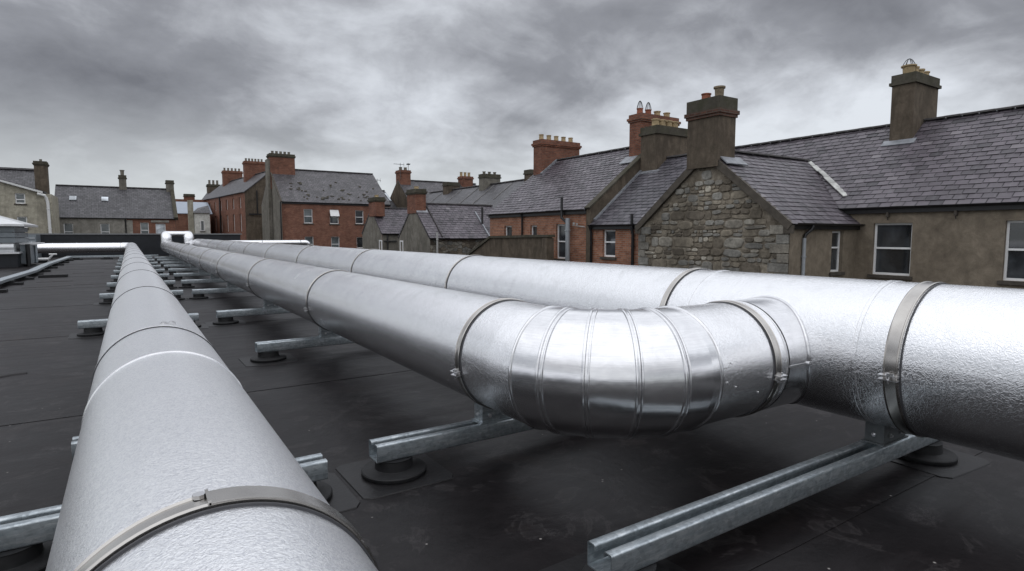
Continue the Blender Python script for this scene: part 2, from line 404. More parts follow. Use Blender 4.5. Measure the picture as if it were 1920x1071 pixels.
# ------------------------------------------------------------------ pipes
def rnd_profile(path, r, n):
    pass
def ring_at(c, axis, up, r, n=96):
    c, axis, up = V(c), V(axis).normalized(), V(up).normalized(); side = axis.cross(up)
    return [c+(side*math.cos(2*PI*k/n)+up*math.sin(2*PI*k/n))*r for k in range(n)]
def straight(mb, A, B, r, joints=(), n=96, lap=.045, step=.005):
    """cylinder from A to B; joints are distances from A where one sheet laps over the next"""
    A, B = V(A), V(B); d = (B-A); L = d.length; d.normalize(); up = UP if abs(d.z) < .9 else V((0, 1, 0))
    prof = [(0, r)]
    for j in sorted(joints): prof += [(j-lap/2, r), (j-lap/2+.002, r+step), (j+lap/2, r+step), (j+lap/2+.002, r)]
    prof += [(L, r)]
    mb.rings([ring_at(A+d*h, d, up, q, n) for h, q in prof], True, True)
def band(parent, c, axis, r, w=.06, clip_ang=None, clip_up=UP, edge=True, n=96):
    """polished strap with rolled edges and a screw clip"""
    axis = V(axis).normalized(); c = V(c); mb = MB()
    prof = [(-w/2, r-.002), (-w/2, r+.009), (-w/2+.006, r+.012), (-w/2+.010, r+.008), (w/2-.010, r+.008), (w/2-.006, r+.012), (w/2, r+.009), (w/2, r-.002)]
    mb.rings([ring_at(c+axis*h, axis, clip_up, q, n) for h, q in prof], True, False)
    b = mb.build('band', 'strap_steel', parent)
    if clip_ang is not None:
        side = axis.cross(clip_up); a = rad(clip_ang)
        out = side*math.cos(a)+V(clip_up)*math.sin(a); tan = axis.cross(out)
        p = c+out*(r+.008)
        m2 = MB()
        for s in (-1, 1): m2.obox(p-axis*(w/2+.012)+tan*(s*.012-.0025), axis*(w+.024), out*.034, tan*.005)
        m2.lathe(p+out*.02-tan*.032, [(.0, 0), (.006, 0), (.006, .062), (0, .062)], 10, tan)
        m2.lathe(p+out*.02+tan*.016, [(.0, 0), (.012, 0), (.012, .011), (0, .011)], 6, tan, False)
        m2.lathe(p+out*.02-axis*.022+tan*.016, [(.0, 0), (.008, 0), (.008, .012), (0, .012)], 6, tan, False)
        m2.build('clip', 'bolt_zinc', b)
    return b
def seam(parent, c, axis, r, w=.007, up=UP, mat='seam_sealant', h=.0055):
    mb = MB(); axis = V(axis).normalized(); c = V(c)
    mb.rings([ring_at(c+axis*k, axis, up, q) for k, q in ((-w/2, r-.003), (-w/2, r+h), (w/2, r+h), (w/2, r-.003))], True, False)
    return mb.build('joint_seam', mat, parent)
def bead(parent, ring_pts_c, axis, r, rr=.008, up=UP, n=96, mat='brushed_aluminium'):
    """raised swage bead: a small torus"""
    axis = V(axis).normalized(); c = V(ring_pts_c); rings = []
    prof = [(rr*math.cos(t), rr*math.sin(t)) for t in [2*PI*k/8 for k in range(8)]]
    base = ring_at(c, axis, up, 1., n); vs = []
    mb = MB()
    rings = [[c+(p-c)*(r+b)+axis*a for p in base] for a, b in prof+[prof[0]]]
    mb.rings(rings, True, False)
    return mb.build('bead', mat, parent)

XM, ZM, RM = 2.06, .71, .36
XR, ZR, RR = 3.935, .765, .449
XL, ZL, RL = .115, .66, .32
YT = 2.36; RB = .53
YEND = 46.0

# --- left pipe
tl = thing('insulated_pipe', 'large metal-clad pipe nearest the camera on the left, bending left at the far parapet', 'pipe', (XL, 0, 0), 'metal-clad insulated pipes')
jl = [1.24, 3.87, 6.95, 10.3, 13.1, 15.9, 19.2, 22.6, 26., 29.5, 33., 36.6, 40.2]
mb = MB(); straight(mb, (XL, -2.2, ZL), (XL, YEND-.5, ZL), RL, [j+2.2 for j in jl], 128); mb.build('cladding', 'fine_grain_aluminium', tl)
for i, j in enumerate(jl):
    if i == 0:
        bd = band(tl, (XL, j, ZL), (0, 1, 0), RL, .062)
        mb = MB(); ax = V((0, 1, 0)); sd_ = ax.cross(UP); rg = []
        for h, q in ((-.030, RL+.006), (-.030, RL+.0135), (.030, RL+.0135), (.030, RL+.006)):
            rg.append([V((XL, j, ZL))+ax*h+(sd_*math.cos(a)+UP*math.sin(a))*q for a in [rad(92-60*k/24) for k in range(25)]])
        mb.rings(rg, False, False); e_ = MB(); mb.obox(V((XL-.014, j-.030, ZL+RL+.006)), (.006, 0, 0), (0, .060, 0), (0, 0, .012)); mb.build('strap_lap', 'strap_steel', bd)
        e_.lathe((XL-.025, j+.02, ZL+RL+.008), [(0, 0), (.012, 0), (.012, .008), (0, .008)], 8); e_.build('clip', 'bolt_zinc', bd)
    seam(tl, (XL, j-.04, ZL), (0, 1, 0), RL, .008 if i > 0 else .006)
bead(tl, (XL, 2.99, ZL), (0, 1, 0), RL, .0045)
m2 = MB()
for dx in (-.02, .02): m2.lathe((XL+.05+dx, 3.93, ZL+RL+.004), [(0, 0), (.013, 0), (.013, .012), (0, .012)], 8)
m2.box(XL+.01, XL+.09, 3.90, 3.96, ZL+RL-.002, ZL+RL+.008); m2.build('clip', 'bolt_zinc', tl)
arc = [(XL-.5+.5*math.cos(a), YEND-.5+.5*math.sin(a), ZL) for a in [rad(90*k/6) for k in range(7)]]
mb = MB(); mb.tube(arc, RL+.004, 64); mb.build('elbow', 'brushed_aluminium', tl)
mb = MB(); straight(mb, (XL-.5, YEND, ZL), (-5.0, YEND, ZL), RL-.01, [.5, 2.4, 3.6], 64, .05, .012); mb.build('branch_cladding', 'embossed_aluminium_fine', tl)
seam(tl, (XL-.62, YEND, ZL), (1, 0, 0), RL, .012)
mb = MB(); mb.lathe((-5.03, YEND, ZL), [(0, 0), (.40, 0), (.40, .07), (0, .07)], 32, (1, 0, 0)); mb.build('flange', 'galvanised_steel', tl)

# --- middle pipe with segmented elbow and stub into the right pipe
tm = thing('insulated_pipe', 'middle metal-clad pipe whose segmented elbow turns into the right pipe', 'pipe', (XM, 0, 0), 'metal-clad insulated pipes')
jm = [3.24, 7.0, 11.05, 15.4, 19.4, 23.5, 27.5, 31.5, 35.5, 39.5, 43.2]
a0 = 14
mb = MB(); straight(mb, (XM, YT+RB, ZM), (XM, YEND-.3, ZM), RM, [j-YT-RB for j in jm], 128)
# the first few degrees of the bend still wear the embossed sheet
def elb(a): a = rad(a); return V((XM+RB-RB*math.cos(a), YT+RB-RB*math.sin(a), ZM))
def elb_ring(a, r, n=128, dz=0, off=0.):
    t = rad(a); axis = V((math.sin(t), -math.cos(t), 0)); return ring_at(elb(a)+axis*off, axis, UP, r, n)
mb.rings([elb_ring(0, RM), elb_ring(a0/2, RM), elb_ring(a0, RM)], True, True)
mb.build('cladding', 'embossed_aluminium_fine', tm)
for i, j in enumerate(jm):
    band(tm, (XM, j, ZM), (0, 1, 0), RM, .055 if i == 0 else .032, 192 if i < 7 else None)
    seam(tm, (XM, j-(.036 if i == 0 else .022), ZM), (0, 1, 0), RM, .008 if i == 0 else .012)
angs = [a0, 25.5, 42, 60, 77.5, 90]
for k in range(5):
    mb = MB(); a, b = angs[k], angs[k+1]
    ea, eb = elb_ring(a, RM+.003), elb_ring(b, RM+.003)
    mb.rings([ea, [p.lerp(q, .5) for p, q in zip(ea, eb)], eb], True, False)
    if k == 4: mb.rings([elb_ring(90, RM+.003), ring_at((XM+RB+.07, YT, ZM), (1, 0, 0), UP, RM+.003, 128)], True, False)
    mb.build('elbow_segment', 'brushed_aluminium', tm)
def bead_on(parent, a, off=0., rr=.0075):
    t = rad(a); axis = V((math.sin(t), -math.cos(t), 0)); c = elb(a)+axis*off
    base = ring_at(c, axis, UP, 1., 128)
    prof = [(rr*math.cos(q)*1.3, rr*math.sin(q)) for q in [2*PI*k/8 for k in range(9)]]
    mb = MB(); mb.rings([[c+(p-c)*(RM+.004+b2)+axis*a2 for p in base] for a2, b2 in prof], True, False)
    return mb.build('bead', 'brushed_aluminium', parent)
for a in angs[:-1]: bead_on(tm, a)
for a in angs[1:-1]: bead_on(tm, a, .028, .005)
bead_on(tm, 90, .07)
mb = MB(); straight(mb, (XM+RB+.07, YT, ZM), (3.36, YT, ZM), RM, [], 128); mb.build('stub_cladding', 'embossed_aluminium_fine', tm)
band(tm, (3.17, YT, ZM), (1, 0, 0), RM, .06, -7)
seam(tm, (3.135, YT, ZM), (1, 0, 0), RM, .008)
bead(tm, (3.27, YT, ZM), (1, 0, 0), RM, .006)
# saddle collar whose far rim follows the right pipe
mb = MB(); n = 128; rings = []
for f_, q in ((0, .004), (.5, .006), (1, .008)):
    ring = []
    for k in range(n):
        t = 2*PI*k/n; y = YT+(RM+q)*math.cos(t); z = ZM+(RM+q)*math.sin(t)
        dz = min(.999, abs(z-ZR)/(RR+.004)); xs = XR-(RR+.004)*math.sqrt(1-dz*dz)
        ring.append(V((3.29*(1-f_)+xs*f_, y, z)))
    rings.append(ring)
mb.rings(rings, True, False); col = mb.build('saddle_collar', 'brushed_aluminium', tm)
mb = MB(); rim = rings[-1]
pr = []
for a2, b2 in [(.0075*math.cos(q), .0075*math.sin(q)) for q in [2*PI*k/6 for k in range(7)]]:
    pr.append([V((p.x-.004+a2, YT+(p.y-YT)*(1+b2/RM+.012), ZM+(p.z-ZM)*(1+b2/RM+.012))) for p in rim])
mb.rings(pr, True, False); mb.build('bead', 'brushed_aluminium', tm)
mb = MB(); mb.obox((3.29, YT-RM-.010, ZM-.006), (.20, 0, 0), (0, .012, 0), (0, 0, .012)); mb.lathe((3.475, YT-RM-.02, ZM+.0), [(0, 0), (.012, 0), (.012, .02), (0, .02)], 8, (0, 1, 0)); mb.build('clip', 'bolt_zinc', tm)
for dx, a_ in ((2.71, 3), (2.79, 9), (2.74, -14), (3.02, 20)):
    m2 = MB(); a_ = rad(a_); m2.lathe((dx, YT-RM*math.cos(a_), ZM-RM*math.sin(a_)), [(0, -.002), (.007, -.002), (.006, .003), (0, .005)], 10, (0, -math.cos(a_), -math.sin(a_))); m2.build('rivet', 'bolt_zinc', tm)

# --- right pipe
tr = thing('insulated_pipe', 'widest metal-clad pipe running along the right behind the middle pipe', 'pipe', (XR, 0, 0), 'metal-clad insulated pipes')
jr = [1.53, 3.22, 6.98, 10.95, 15.3, 19.4, 23.5, 27.5, 31.4, 35.5, 39.6, 43.2]
mb = MB(); straight(mb, (XR, -3.5, ZR), (XR, YEND-.3, ZR), RR, [j+3.5 for j in jr]+[5.24, 6.50], 144); mb.build('cladding', 'embossed_aluminium', tr)
for i, j in enumerate(jr):
    band(tr, (XR, j, ZR), (0, 1, 0), RR, .075 if i == 0 else (.05 if i == 1 else .034), 186 if i < 5 else None, n=128)
    seam(tr, (XR, j-(.048 if i == 0 else .03 if i == 1 else .023), ZR), (0, 1, 0), RR, .008 if i < 2 else .012)
bead(tr, (XR, 1.74, ZR), (0, 1, 0), RR, .006, n=128)

# --- bridging loop at the far end
tq = thing('pipe_loop', 'white-looking looped pipe bridging over the far ends of the middle and right pipes', 'pipe', (XM, YEND, 0), 'metal-clad insulated pipes')
def rounded(pts, rb, seg=5):
    out = [V(pts[0])]
    for i in range(1, len(pts)-1):
        p = V(pts[i]); a = (V(pts[i-1])-p).normalized(); b = (V(pts[i+1])-p).normalized()
        p0 = p+a*rb; p1 = p+b*rb
        for k in range(seg+1):
            t = k/seg; out.append(p0.lerp(p, t).lerp(p.lerp(p1, t), t))
    out.append(V(pts[-1])); return out
for x, xb in ((XM+.02, XM+.06), (3.42, 3.42)):
    x0 = XM if x < 3 else XR-.25
    mb = MB(); mb.tube(rounded([(x0, YEND-.62, ZM), (x, YEND-.02, ZM), (xb, YEND, 1.40), (xb, YEND+1.1, 1.42)], .33, 6), .345, 48); r_ = mb.build('riser', 'brushed_aluminium', tq)
    seam(r_, (x, YEND, 1.06), (0, 0, 1), .348, .01, V((0, 1, 0)))
mb = MB(); mb.tube([(XM+.1, YEND+.1, 1.53), (3.4, YEND+.1, 1.53)], .20, 32); mb.build('cross_pipe', 'brushed_aluminium', tq)

tp = thing('branch_pipe', 'slim pale pipe crossing far right of the roof with a rounded end', 'pipe', (4.4, 47.6, 0), 'metal-clad insulated pipes')
mb = MB(); mb.tube(rounded([(4.2, 47.6, .86), (11.75, 47.6, .86), (11.85, 47.6, .2)], .22), .215, 40); mb.build('cladding', 'embossed_aluminium', tp)
for x in (6.2, 8.4, 11.2): seam(tp, (x, 47.6, .86), (1, 0, 0), .217, .03)
mb = MB()
for x in (5.5, 8.0, 10.6): mb.box(x-.04, x+.04, 47.5, 47.7, 0.002, .66)
mb.build('stand', 'galvanised_steel', tp)

# ------------------------------------------------------------------ channel supports
def channel(mb, x0, x1, yc, z0, w=.15, h=.11, t=.006):
    c = [(-w/2+.048, h-.024), (-w/2+.048, h), (-w/2, h), (-w/2, 0), (w/2, 0), (w/2, h), (w/2-.048, h), (w/2-.048, h-.024)]
    pts = []
    for i, p in enumerate(c):
        if i in (0, 7): pts.append(V((p[0], p[1], 0))); continue
        p = V((*p, 0)); a = (V((*c[i-1], 0))-p).normalized(); b = (V((*c[i+1], 0))-p).normalized(); r = .011
        for k in range(4):
            q = k/3; pts.append((p+a*r).lerp(p, q).lerp(p.lerp(p+b*r, q), q))
    offs = []
    for i, p in enumerate(pts):
        d = (pts[min(i+1, len(pts)-1)]-pts[max(i-1, 0)]).normalized(); offs.append(V((-d.y, d.x, 0)))
    loop = pts+[p+o*t for p, o in reversed(list(zip(pts, offs)))]
    rings = [[V((x, yc+p.x, z0+p.y)) for p in loop] for x in (x0, x1)]
    mb.rings(rings, True, False)
    # end faces as quads along the wall thickness
    n = len(pts)
    for x in (x0, x1):
        for i in range(n-1):
            a, b = pts[i], pts[i+1]; a2, b2 = a+offs[i]*t, b+offs[i+1]*t
            mb.face([(x, yc+a.x, z0+a.y), (x, yc+b.x, z0+b.y), (x, yc+b2.x, z0+b2.y), (x, yc+a2.x, z0+a2.y)])
def foot(parent, x, y, seed):
    R = random.Random(seed)
    mb = MB(); mb.lathe((x, y, 0), [(0, .006), (.198, .006), (.202, .012), (.202, .030), (.196, .036), (.128, .040), (.120, .046), (.114, .104), (.118, .1095), (0, .1095)], 48)
    f = mb.build('foot', 'black_rubber', parent)
    # welded membrane patch with cut corners
    h = .30; c = .05; mb = MB(); ang = R.uniform(-.12, .12)
    pp = [(-h+c, -h), (h-c, -h), (h, -h+c), (h, h-c), (h-c, h), (-h+c, h), (-h, h-c), (-h, -h+c)]
    pp = [(a*math.cos(ang)-b*math.sin(ang)+R.uniform(-.012, .012), a*math.sin(ang)+b*math.cos(ang)+R.uniform(-.012, .012)) for a, b in pp]
    mb.rings([[(x+a, y+b, .0006) for a, b in pp], [(x+a*.985, y+b*.985, .0062) for a, b in pp]], True, True, False)
    mb.build('membrane_pad', 'membrane_patch', f)
def saddle(parent, x, y, zt, mat, wide=.15, dark=False):
    mb = MB()
    mb.box(x-wide, x+wide, y-.055, y+.055, .222, zt)
    mb.box(x-wide-.02, x+wide+.02, y-.065, y+.065, .2185, .228)
    sb_ = mb.build('saddle_block', mat, parent)
    for c_, ax_ in (((x-.5*wide, y-.055, .27), (0, -1, 0)), ((x+.5*wide, y-.055, .27), (0, -1, 0)), ((x-wide-.002, y, .275), (-1, 0, 0))):
        b_ = MB(); b_.lathe(c_, [(0, 0), (.014, 0), (.014, .010), (.008, .010), (.008, .020), (0, .020)], 6, ax_, False); b_.build('bolt', 'bolt_zinc', sb_)
def support(x0, x1, yc, pads, saddles, label, group):
    t = thing('pipe_support', label, 'pipe support', (x0, yc, 0), group)
    mb = MB(); channel(mb, x0, x1, yc, .11); mb.build('channel', 'galvanised_steel', t)
    for i, px in enumerate(pads): foot(t, px, yc, i+int(yc*10))
    for s in saddles: saddle(t, *s)
    return t
G1 = 'channel supports under the two right pipes'; G2 = 'channel supports under the left pipe'
ORD = ['first', 'second', 'third', 'fourth', 'fifth', 'sixth', 'seventh', 'eighth', 'ninth', 'tenth', 'eleventh', 'twelfth', 'thirteenth']
support(1.555, 4.75, 1.735, (1.72, 4.45), ((3.93, 1.735, .345, 'dark_saddle_block', .14),), 'long open channel across the bottom right corner, under the widest pipe', G1)
YS = [3.42, 7.42, 10.9, 15.5, 18.95, 22.3, 25.5, 28.8, 32.1, 36.0, 39.6]
s0 = support(1.2, 4.7, YS[0], (1.335, 4.45), ((2.06, YS[0], .362, 'galvanised_steel', .11), (3.93, YS[0], .345, 'dark_saddle_block', .14)), 'channel support on a round black foot just behind the segmented elbow', G1)
for i, y in enumerate(YS[1:]):
    dup(s0, (1.2-(.03 if i else 0), y, 0), 'channel support under the middle pipe, %s one behind the one at the elbow' % ORD[i])
YL = [10.75, 15.5, 18.95, 22.3, 25.5, 28.8, 32.1, 36.0, 39.6, 42.6]
l0 = support(-.70, .885, 3.36, (-.52, .72), ((XL, 3.36, .352, 'galvanised_steel', .1),), 'channel support crossing under the near end of the left pipe', G2)
for i, y in enumerate(YL):
    dup(l0, (-.70 + (.0, .1, .14, .16, .17, .17, .17, .17, .17, .17)[i], y, 0), 'channel support under the left pipe, %s behind the near one' % ORD[i])
support(-.36, .60, 4.5, (-.0,), (), 'short channel end poking out left of the left pipe', G2)

# ------------------------------------------------------------------ cable tray along the left
tt = thing('cable_tray', 'kinked galvanised cable tray on black blocks leading to the far left corner', 'cable tray', (-3.1, 22, 0))
def tray(mb, pts, w, z0, z1):
    for (a, b) in zip(pts, pts[1:]):
        a, b = V((*a, 0)), V((*b, 0)); d = (b-a).normalized(); s = V((-d.y, d.x, 0))*w/2
        mb.obox(a-s+V((0, 0, z0)), b-a, s*2, (0, 0, .01))
        for q in (-1, 1): mb.obox(a+s*q+V((0, 0, z0)), b-a, s*.04*q, (0, 0, z1-z0))
        mb.obox(a-s*.98+V((0, 0, z1-.012)), b-a, s*1.96, (0, 0, .01))
mb = MB(); tray(mb, [(-3.35, 6), (-3.2, 14), (-3.18, 22.1), (-3.02, 27.5), (-3.14, 33), (-3.05, 43.4)], .26, .13, .21); mb.build('tray', 'galvanised_steel', tt)
mb = MB(); tray(mb, [(-3.18, 43.6), (1.5, 43.6)], .30, .13, .23); mb.build('cross_tray', 'galvanised_steel', tt)
for y in (8, 12, 16, 20, 22.8, 25.2, 27.7, 30.2, 33, 36, 39, 42):
    mb = MB(); mb.box(-3.42, -2.74, y-.13, y+.13, .002, .075); mb.box(-3.25, -2.95, y-.08, y+.08, .075, .13); mb.build('block', 'black_rubber', tt)
for x in (-2.7, -1.2, .3):
    mb = MB(); mb.box(x-.3, x+.3, 43.2, 44.0, .002, .07); mb.box(x-.15, x+.15, 43.4, 43.8, .07, .13); mb.build('block', 'black_rubber', tt)
t5 = thing('rubber_block', 'loose black rubber block lying on the roof beside the cable tray', 'rubber block', (-2.35, 26.2, 0))
mb = MB(); mb.box(-2.72, -1.9, 26.0, 26.3, .002, .09); mb.build('block', 'black_rubber', t5)

# ------------------------------------------------------------------ plant unit on the left
th = thing('ventilation_unit', 'grey louvred ventilation unit with pale hipped top at the left edge of the roof', 'ventilation unit', (-6, 36, 0))
mb = MB(); mb.box(-8.6, -4.36, 35.0, 39.2, .002, .62); mb.build('plinth', 'parapet_bitumen', th)
mb = MB(); mb.box(-8.7, -4.26, 34.85, 39.3, .622, .70); mb.box(-8.5, -4.5, 35.1, 39.1, .70, 1.12)
mb.rings([[(-8.6, 35.02-.10*math.sin(PI*k/10), .70+.42*k/10) for k in range(11)], [(-4.45, 35.02-.10*math.sin(PI*k/10), .70+.42*k/10) for k in range(11)]], False, False); mb.build('drum_casing', 'hood_steel', th)
mb = MB()
for k in range(3): mb.box(-8.62, -4.38, 34.95, 39.22, 1.125+k*.25, 1.125+k*.25+.215); mb.box(-8.5, -4.5, 35.1, 39.1, 1.125+k*.25+.215, 1.125+k*.25+.25)
mb.build('louvres', 'louvre_steel', th)
mb = MB(); mb.box(-8.9, -3.98, 34.6, 39.5, 1.88, 1.97)
a = [(-8.9, 34.6, 1.972), (-3.98, 34.6, 1.972), (-3.98, 39.5, 1.972), (-8.9, 39.5, 1.972)]; b = [(-6.9, 36.9, 2.78), (-6.3, 36.9, 2.78), (-6.3, 37.3, 2.78), (-6.9, 37.3, 2.78)]
mb.rings([a, b], True, True, False); mb.build('hood', 'hood_steel', th)
mb = MB(); mb.box(-4.35, -4.0, 36.0, 38.8, .12, 1.02); mb.build('side_duct', 'louvre_steel', th)
mb = MB(); mb.box(-4.35, -3.7, 35.9, 38.9, 1.03, 1.10); mb.build('duct_cover', 'hood_steel', th)
mb = MB(); mb.tube([(-4.05, 35.8, .01), (-4.05, 35.8, 1.05)], .09, 20); mb.build('riser', 'black_iron', th)
mb = MB(); mb.tube([(-3.95, 37.6, .1), (-3.95, 37.6, .95)], .06, 16); mb.build('riser', 'galvanised_steel', th)
tb = thing('ventilation_unit', 'small grey box unit standing against the parapet behind the hipped unit', 'ventilation unit', (-5.6, 48, 0))
mb = MB(); mb.box(-6.6, -4.9, 47.2, 49.4, .002, 1.5); mb.build('casing', 'louvre_steel', tb)
mb = MB()
for k in range(4): mb.box(-6.55, -4.95, 47.16, 47.199, .5+k*.24, .62+k*.24)
mb.build('louvres', 'grey_downpipe', tb)
tv = thing('valve', 'small white valve and elbow lying by the ventilation unit', 'valve', (-4.0, 40, 0))
mb = MB(); mb.tube([(-4.35, 40, .18), (-3.7, 40, .18)], .08, 16); mb.tube([(-4.2, 40, .18), (-4.25, 40, .5)], .06, 12); mb.build('body', 'white_upvc', tv)
mb = MB(); mb.tube([(-3.7, 40, .18), (-3.5, 40, .42)], .05, 12); mb.tube([(-3.66, 40, .44), (-3.32, 40, .44)], .045, 12); mb.build('handle', 'white_upvc', tv)
mb = MB(); mb.box(-4.3, -3.75, 39.9, 40.15, .002, .1); mb.build('base', 'black_rubber', tv)

# ------------------------------------------------------------------ parapet
tw = thing('parapet_wall', 'black upstand wall with grey coping across the far end of the roof', 'parapet', (1, 50, 0))
mb = MB(); mb.box(-16, 7.25, 49.9, 50.4, .002, 1.50); mb.build('wall', 'parapet_bitumen', tw)
mb = MB(); mb.box(-16.1, 7.35, 49.8, 50.5, 1.50, 1.58); mb.build('coping', 'parapet_coping', tw)

# ------------------------------------------------------------------ building kit
def v2(p, z): return V((p[0], p[1], z))
def wall(mb, P, d, L, z0, z1, n, ops=(), depth=.12, s0=0.):
    P, d, n = V((*P, 0)), V((*d, 0)), V((*n, 0))
    xs = sorted({s0, L} | {o[k] for o in ops for k in (0, 1)}); zs = sorted({z0, z1} | {o[k] for o in ops for k in (2, 3)})
    for a, b in zip(xs, xs[1:]):
        for c, e in zip(zs, zs[1:]):
            if any(o[0] < (a+b)/2 < o[1] and o[2] < (c+e)/2 < o[3] for o in ops): continue
            mb.face([P+d*a+UP*c, P+d*b+UP*c, P+d*b+UP*e, P+d*a+UP*e])
    for o in ops:
        a, b, c, e = o[:4]; q = [P+d*a+UP*c, P+d*b+UP*c, P+d*b+UP*e, P+d*a+UP*e]
        for i in range(4): mb.face([q[i], q[(i+1) % 4], q[(i+1) % 4]-n*depth, q[i]-n*depth])
def window(parent, P, d, n, a, b, c, e, depth=.10, split=.5, fw=.055, glassm='window_glass', sill=True, opened=False, fmat='white_upvc', proud=0., curtain=False):
    P, d, n = V((*P, 0)), V((*d, 0)), V((*n, 0)); mb = MB(); f0 = n*(proud-depth); th = .05
    def bar(s0, s1, z0, z1, extra=0., t=th): mb.obox(P+d*s0+UP*z0+f0+n*extra, d*(s1-s0), -n*t, UP*(z1-z0))
    bar(a, a+fw, c, e); bar(b-fw, b, c, e); bar(a+fw, b-fw, e-fw, e); bar(a+fw, b-fw, c, c+fw*1.2)
    if split: zm = c+(e-c)*split; bar(a+fw, b-fw, zm-fw*.5, zm+fw*.5, .012, .06)
    w = mb.build('window', fmat, parent)
    mb = MB(); q = f0-n*.035; mb.face([P+d*(a+fw*.5)+UP*(c+.02)+q, P+d*(b-fw*.5)+UP*(c+.02)+q, P+d*(b-fw*.5)+UP*(e-.02)+q, P+d*(a+fw*.5)+UP*(e-.02)+q]); mb.build('pane', glassm, w)
    if opened:
        mb = MB(); zm = c+(e-c)*split
        mb.obox(P+d*a+UP*(e-.02)+f0+n*.02, d*(b-a), UP*(-(e-zm)*.9)+n*.32, n*.03+UP*.01); mb.build('sash', 'white_upvc', w)
    if sill:
        mb = MB(); mb.obox(P+d*(a-.08)+UP*(c-.10)+n*(.07), d*(b-a+.16), -n*(depth+.05), UP*.098); mb.build('sill', 'sill_stone', w)
    return w
def slope(parent, p0, u, vdir, L, S, mat='slate', gauge=.2, sw=.3, seed=1, thick=True, real=True, name='roof'):
    """roof plane: p0 lower corner, u along the eave, vdir up the slope"""
    u, vdir, p0 = V(u).normalized(), V(vdir).normalized(), V(p0); n = u.cross(vdir)
    if n.z < 0: n = -n
    R = random.Random(seed); mb = MB()
    mb.obox(p0-n*.09, u*L, vdir*S, n*.085, .0)
    if real:
        j = 0; rows = int(S/gauge)
        sag = [R.uniform(0, 6.3) for _ in range(3)]
        for j in range(rows+1):
            v0 = j*gauge-.03; off = (sw/2 if j % 2 else 0)+R.uniform(-.012, .012); x = -off
            top = min(v0+gauge+.07, S)
            while x < L:
                xa, xb = max(0, x+.011), min(L, x+sw-.011)
                if xb-xa > .02 and top > v0+.03:
                    jit = R.uniform(-.010, .010); lift = .019+R.uniform(0, .012); r = min(1, max(0.12, R.gauss(.48, .16)))
                    if R.random() < .012: jit -= .06
                    if R.random() < .012: r = .95
                    def P3(s, t, h):
                        w = .012*math.sin(s*.9+sag[0])*math.sin(t*1.1+sag[1])
                        return p0+u*s+vdir*t+n*(h+w)
                    a_, b_ = v0+jit, v0+jit+R.uniform(-.004, .004)
                    mb.face([P3(xa, a_, lift), P3(xb, b_, lift), P3(xb, top, .004), P3(xa, top, .004)], None, r)
                    mb.face([P3(xa, a_, -.0), P3(xb, b_, -.0), P3(xb, b_, lift), P3(xa, a_, lift)], None, .02)
                x += sw
    return mb.build(name, mat, parent)
def ridge(parent, A, B, mat='ridge_tile', r=.10, step=.45):
    A, B = V(A), V(B); d = (B-A).normalized(); L = (B-A).length; side = d.cross(UP).normalized(); mb = MB(); s = 0; k = 0
    while s < L-.02:
        e = min(L, s+step); h = .004*(k % 2)
        ra = []
        for q in (s+.004, e-.004):
            ra.append([A+d*q+side*(r*1.25*math.cos(t))+UP*(r*.8*math.sin(t)+h-.03) for t in [PI*i/8 for i in range(9)]])
        mb.rings(ra, False, False, True); s = e; k += 1
    return mb.build('ridge_tiles', mat, parent)
def gutter(parent, A, B, mat='black_iron', r=.06):
    A, B = V(A), V(B); d = (B-A).normalized(); side = d.cross(UP).normalized(); mb = MB()
    mb.rings([[p+side*(r*math.cos(t))+UP*(-r*math.sin(t)) for t in [PI*i/8 for i in range(9)]]+[p+side*(r*.88*math.cos(t))+UP*(-r*.88*math.sin(t)) for t in [PI*(8-i)/8 for i in range(9)]] for p in (A, B)], True, True)
    return mb.build('gutter', mat, parent)
def downpipe(parent, pts, r=.04, mat='black_iron', name='downpipe'):
    mb = MB(); mb.tube(pts, r, 14); o = mb.build(name, mat, parent)
    p0, p1 = V(pts[-2]), V(pts[-1]); m2 = MB(); k = 0; L = (p1-p0).length
    while k*1.5+.4 < L: m2.lathe(p0+(p1-p0).normalized()*(k*1.5+.4), [(r, 0), (r*1.3, 0), (r*1.3, .05), (r, .05)], 12, (p1-p0)); k += 1
    if k: m2.build('collar', mat, o)
    return o
def pot(parent, x, y, z, r=.12, h=.32, mat='buff_pot', style=0, cowl=False, sc=1.):
    mb = MB()
    if style == 0: prof = [(0, 0), (r*1.05, 0), (r*.98, h*.12), (r*.92, h*.8), (r*1.12, h*.82), (r*1.12, h*.97), (r*.9, h), (r*.78, h), (r*.75, h*.5), (0, h*.5)]
    elif style == 1: prof = [(0, 0), (r*1.1, 0), (r*.95, h*.2), (r*.88, h*.85), (r*1.02, h*.88), (r*1.02, h), (r*.8, h), (r*.78, h*.5), (0, h*.5)]
    else: prof = [(0, 0), (r*.85, 0), (r*.95, h*.8), (r*1.2, h*.86), (r*1.2, h), (r*.9, h), (r*.85, h*.5), (0, h*.5)]
    mb.lathe((x, y, z), prof, 20)
    if cowl:
        mc = MB()
        for k in range(3):
            a = PI*k/3; mc.tube([(x+math.cos(a)*r*.95*q, y+math.sin(a)*r*.95*q, z+h+cowl*(1-abs(q)**cowl_p)) for q in (-1, -.85, -.5, -.2, 0, .2, .5, .85, 1)], .011, 6)
        mc.build('cowl', 'black_iron', parent)
    return mb.build('chimney_pot', mat, parent)
cowl_p = 2.2
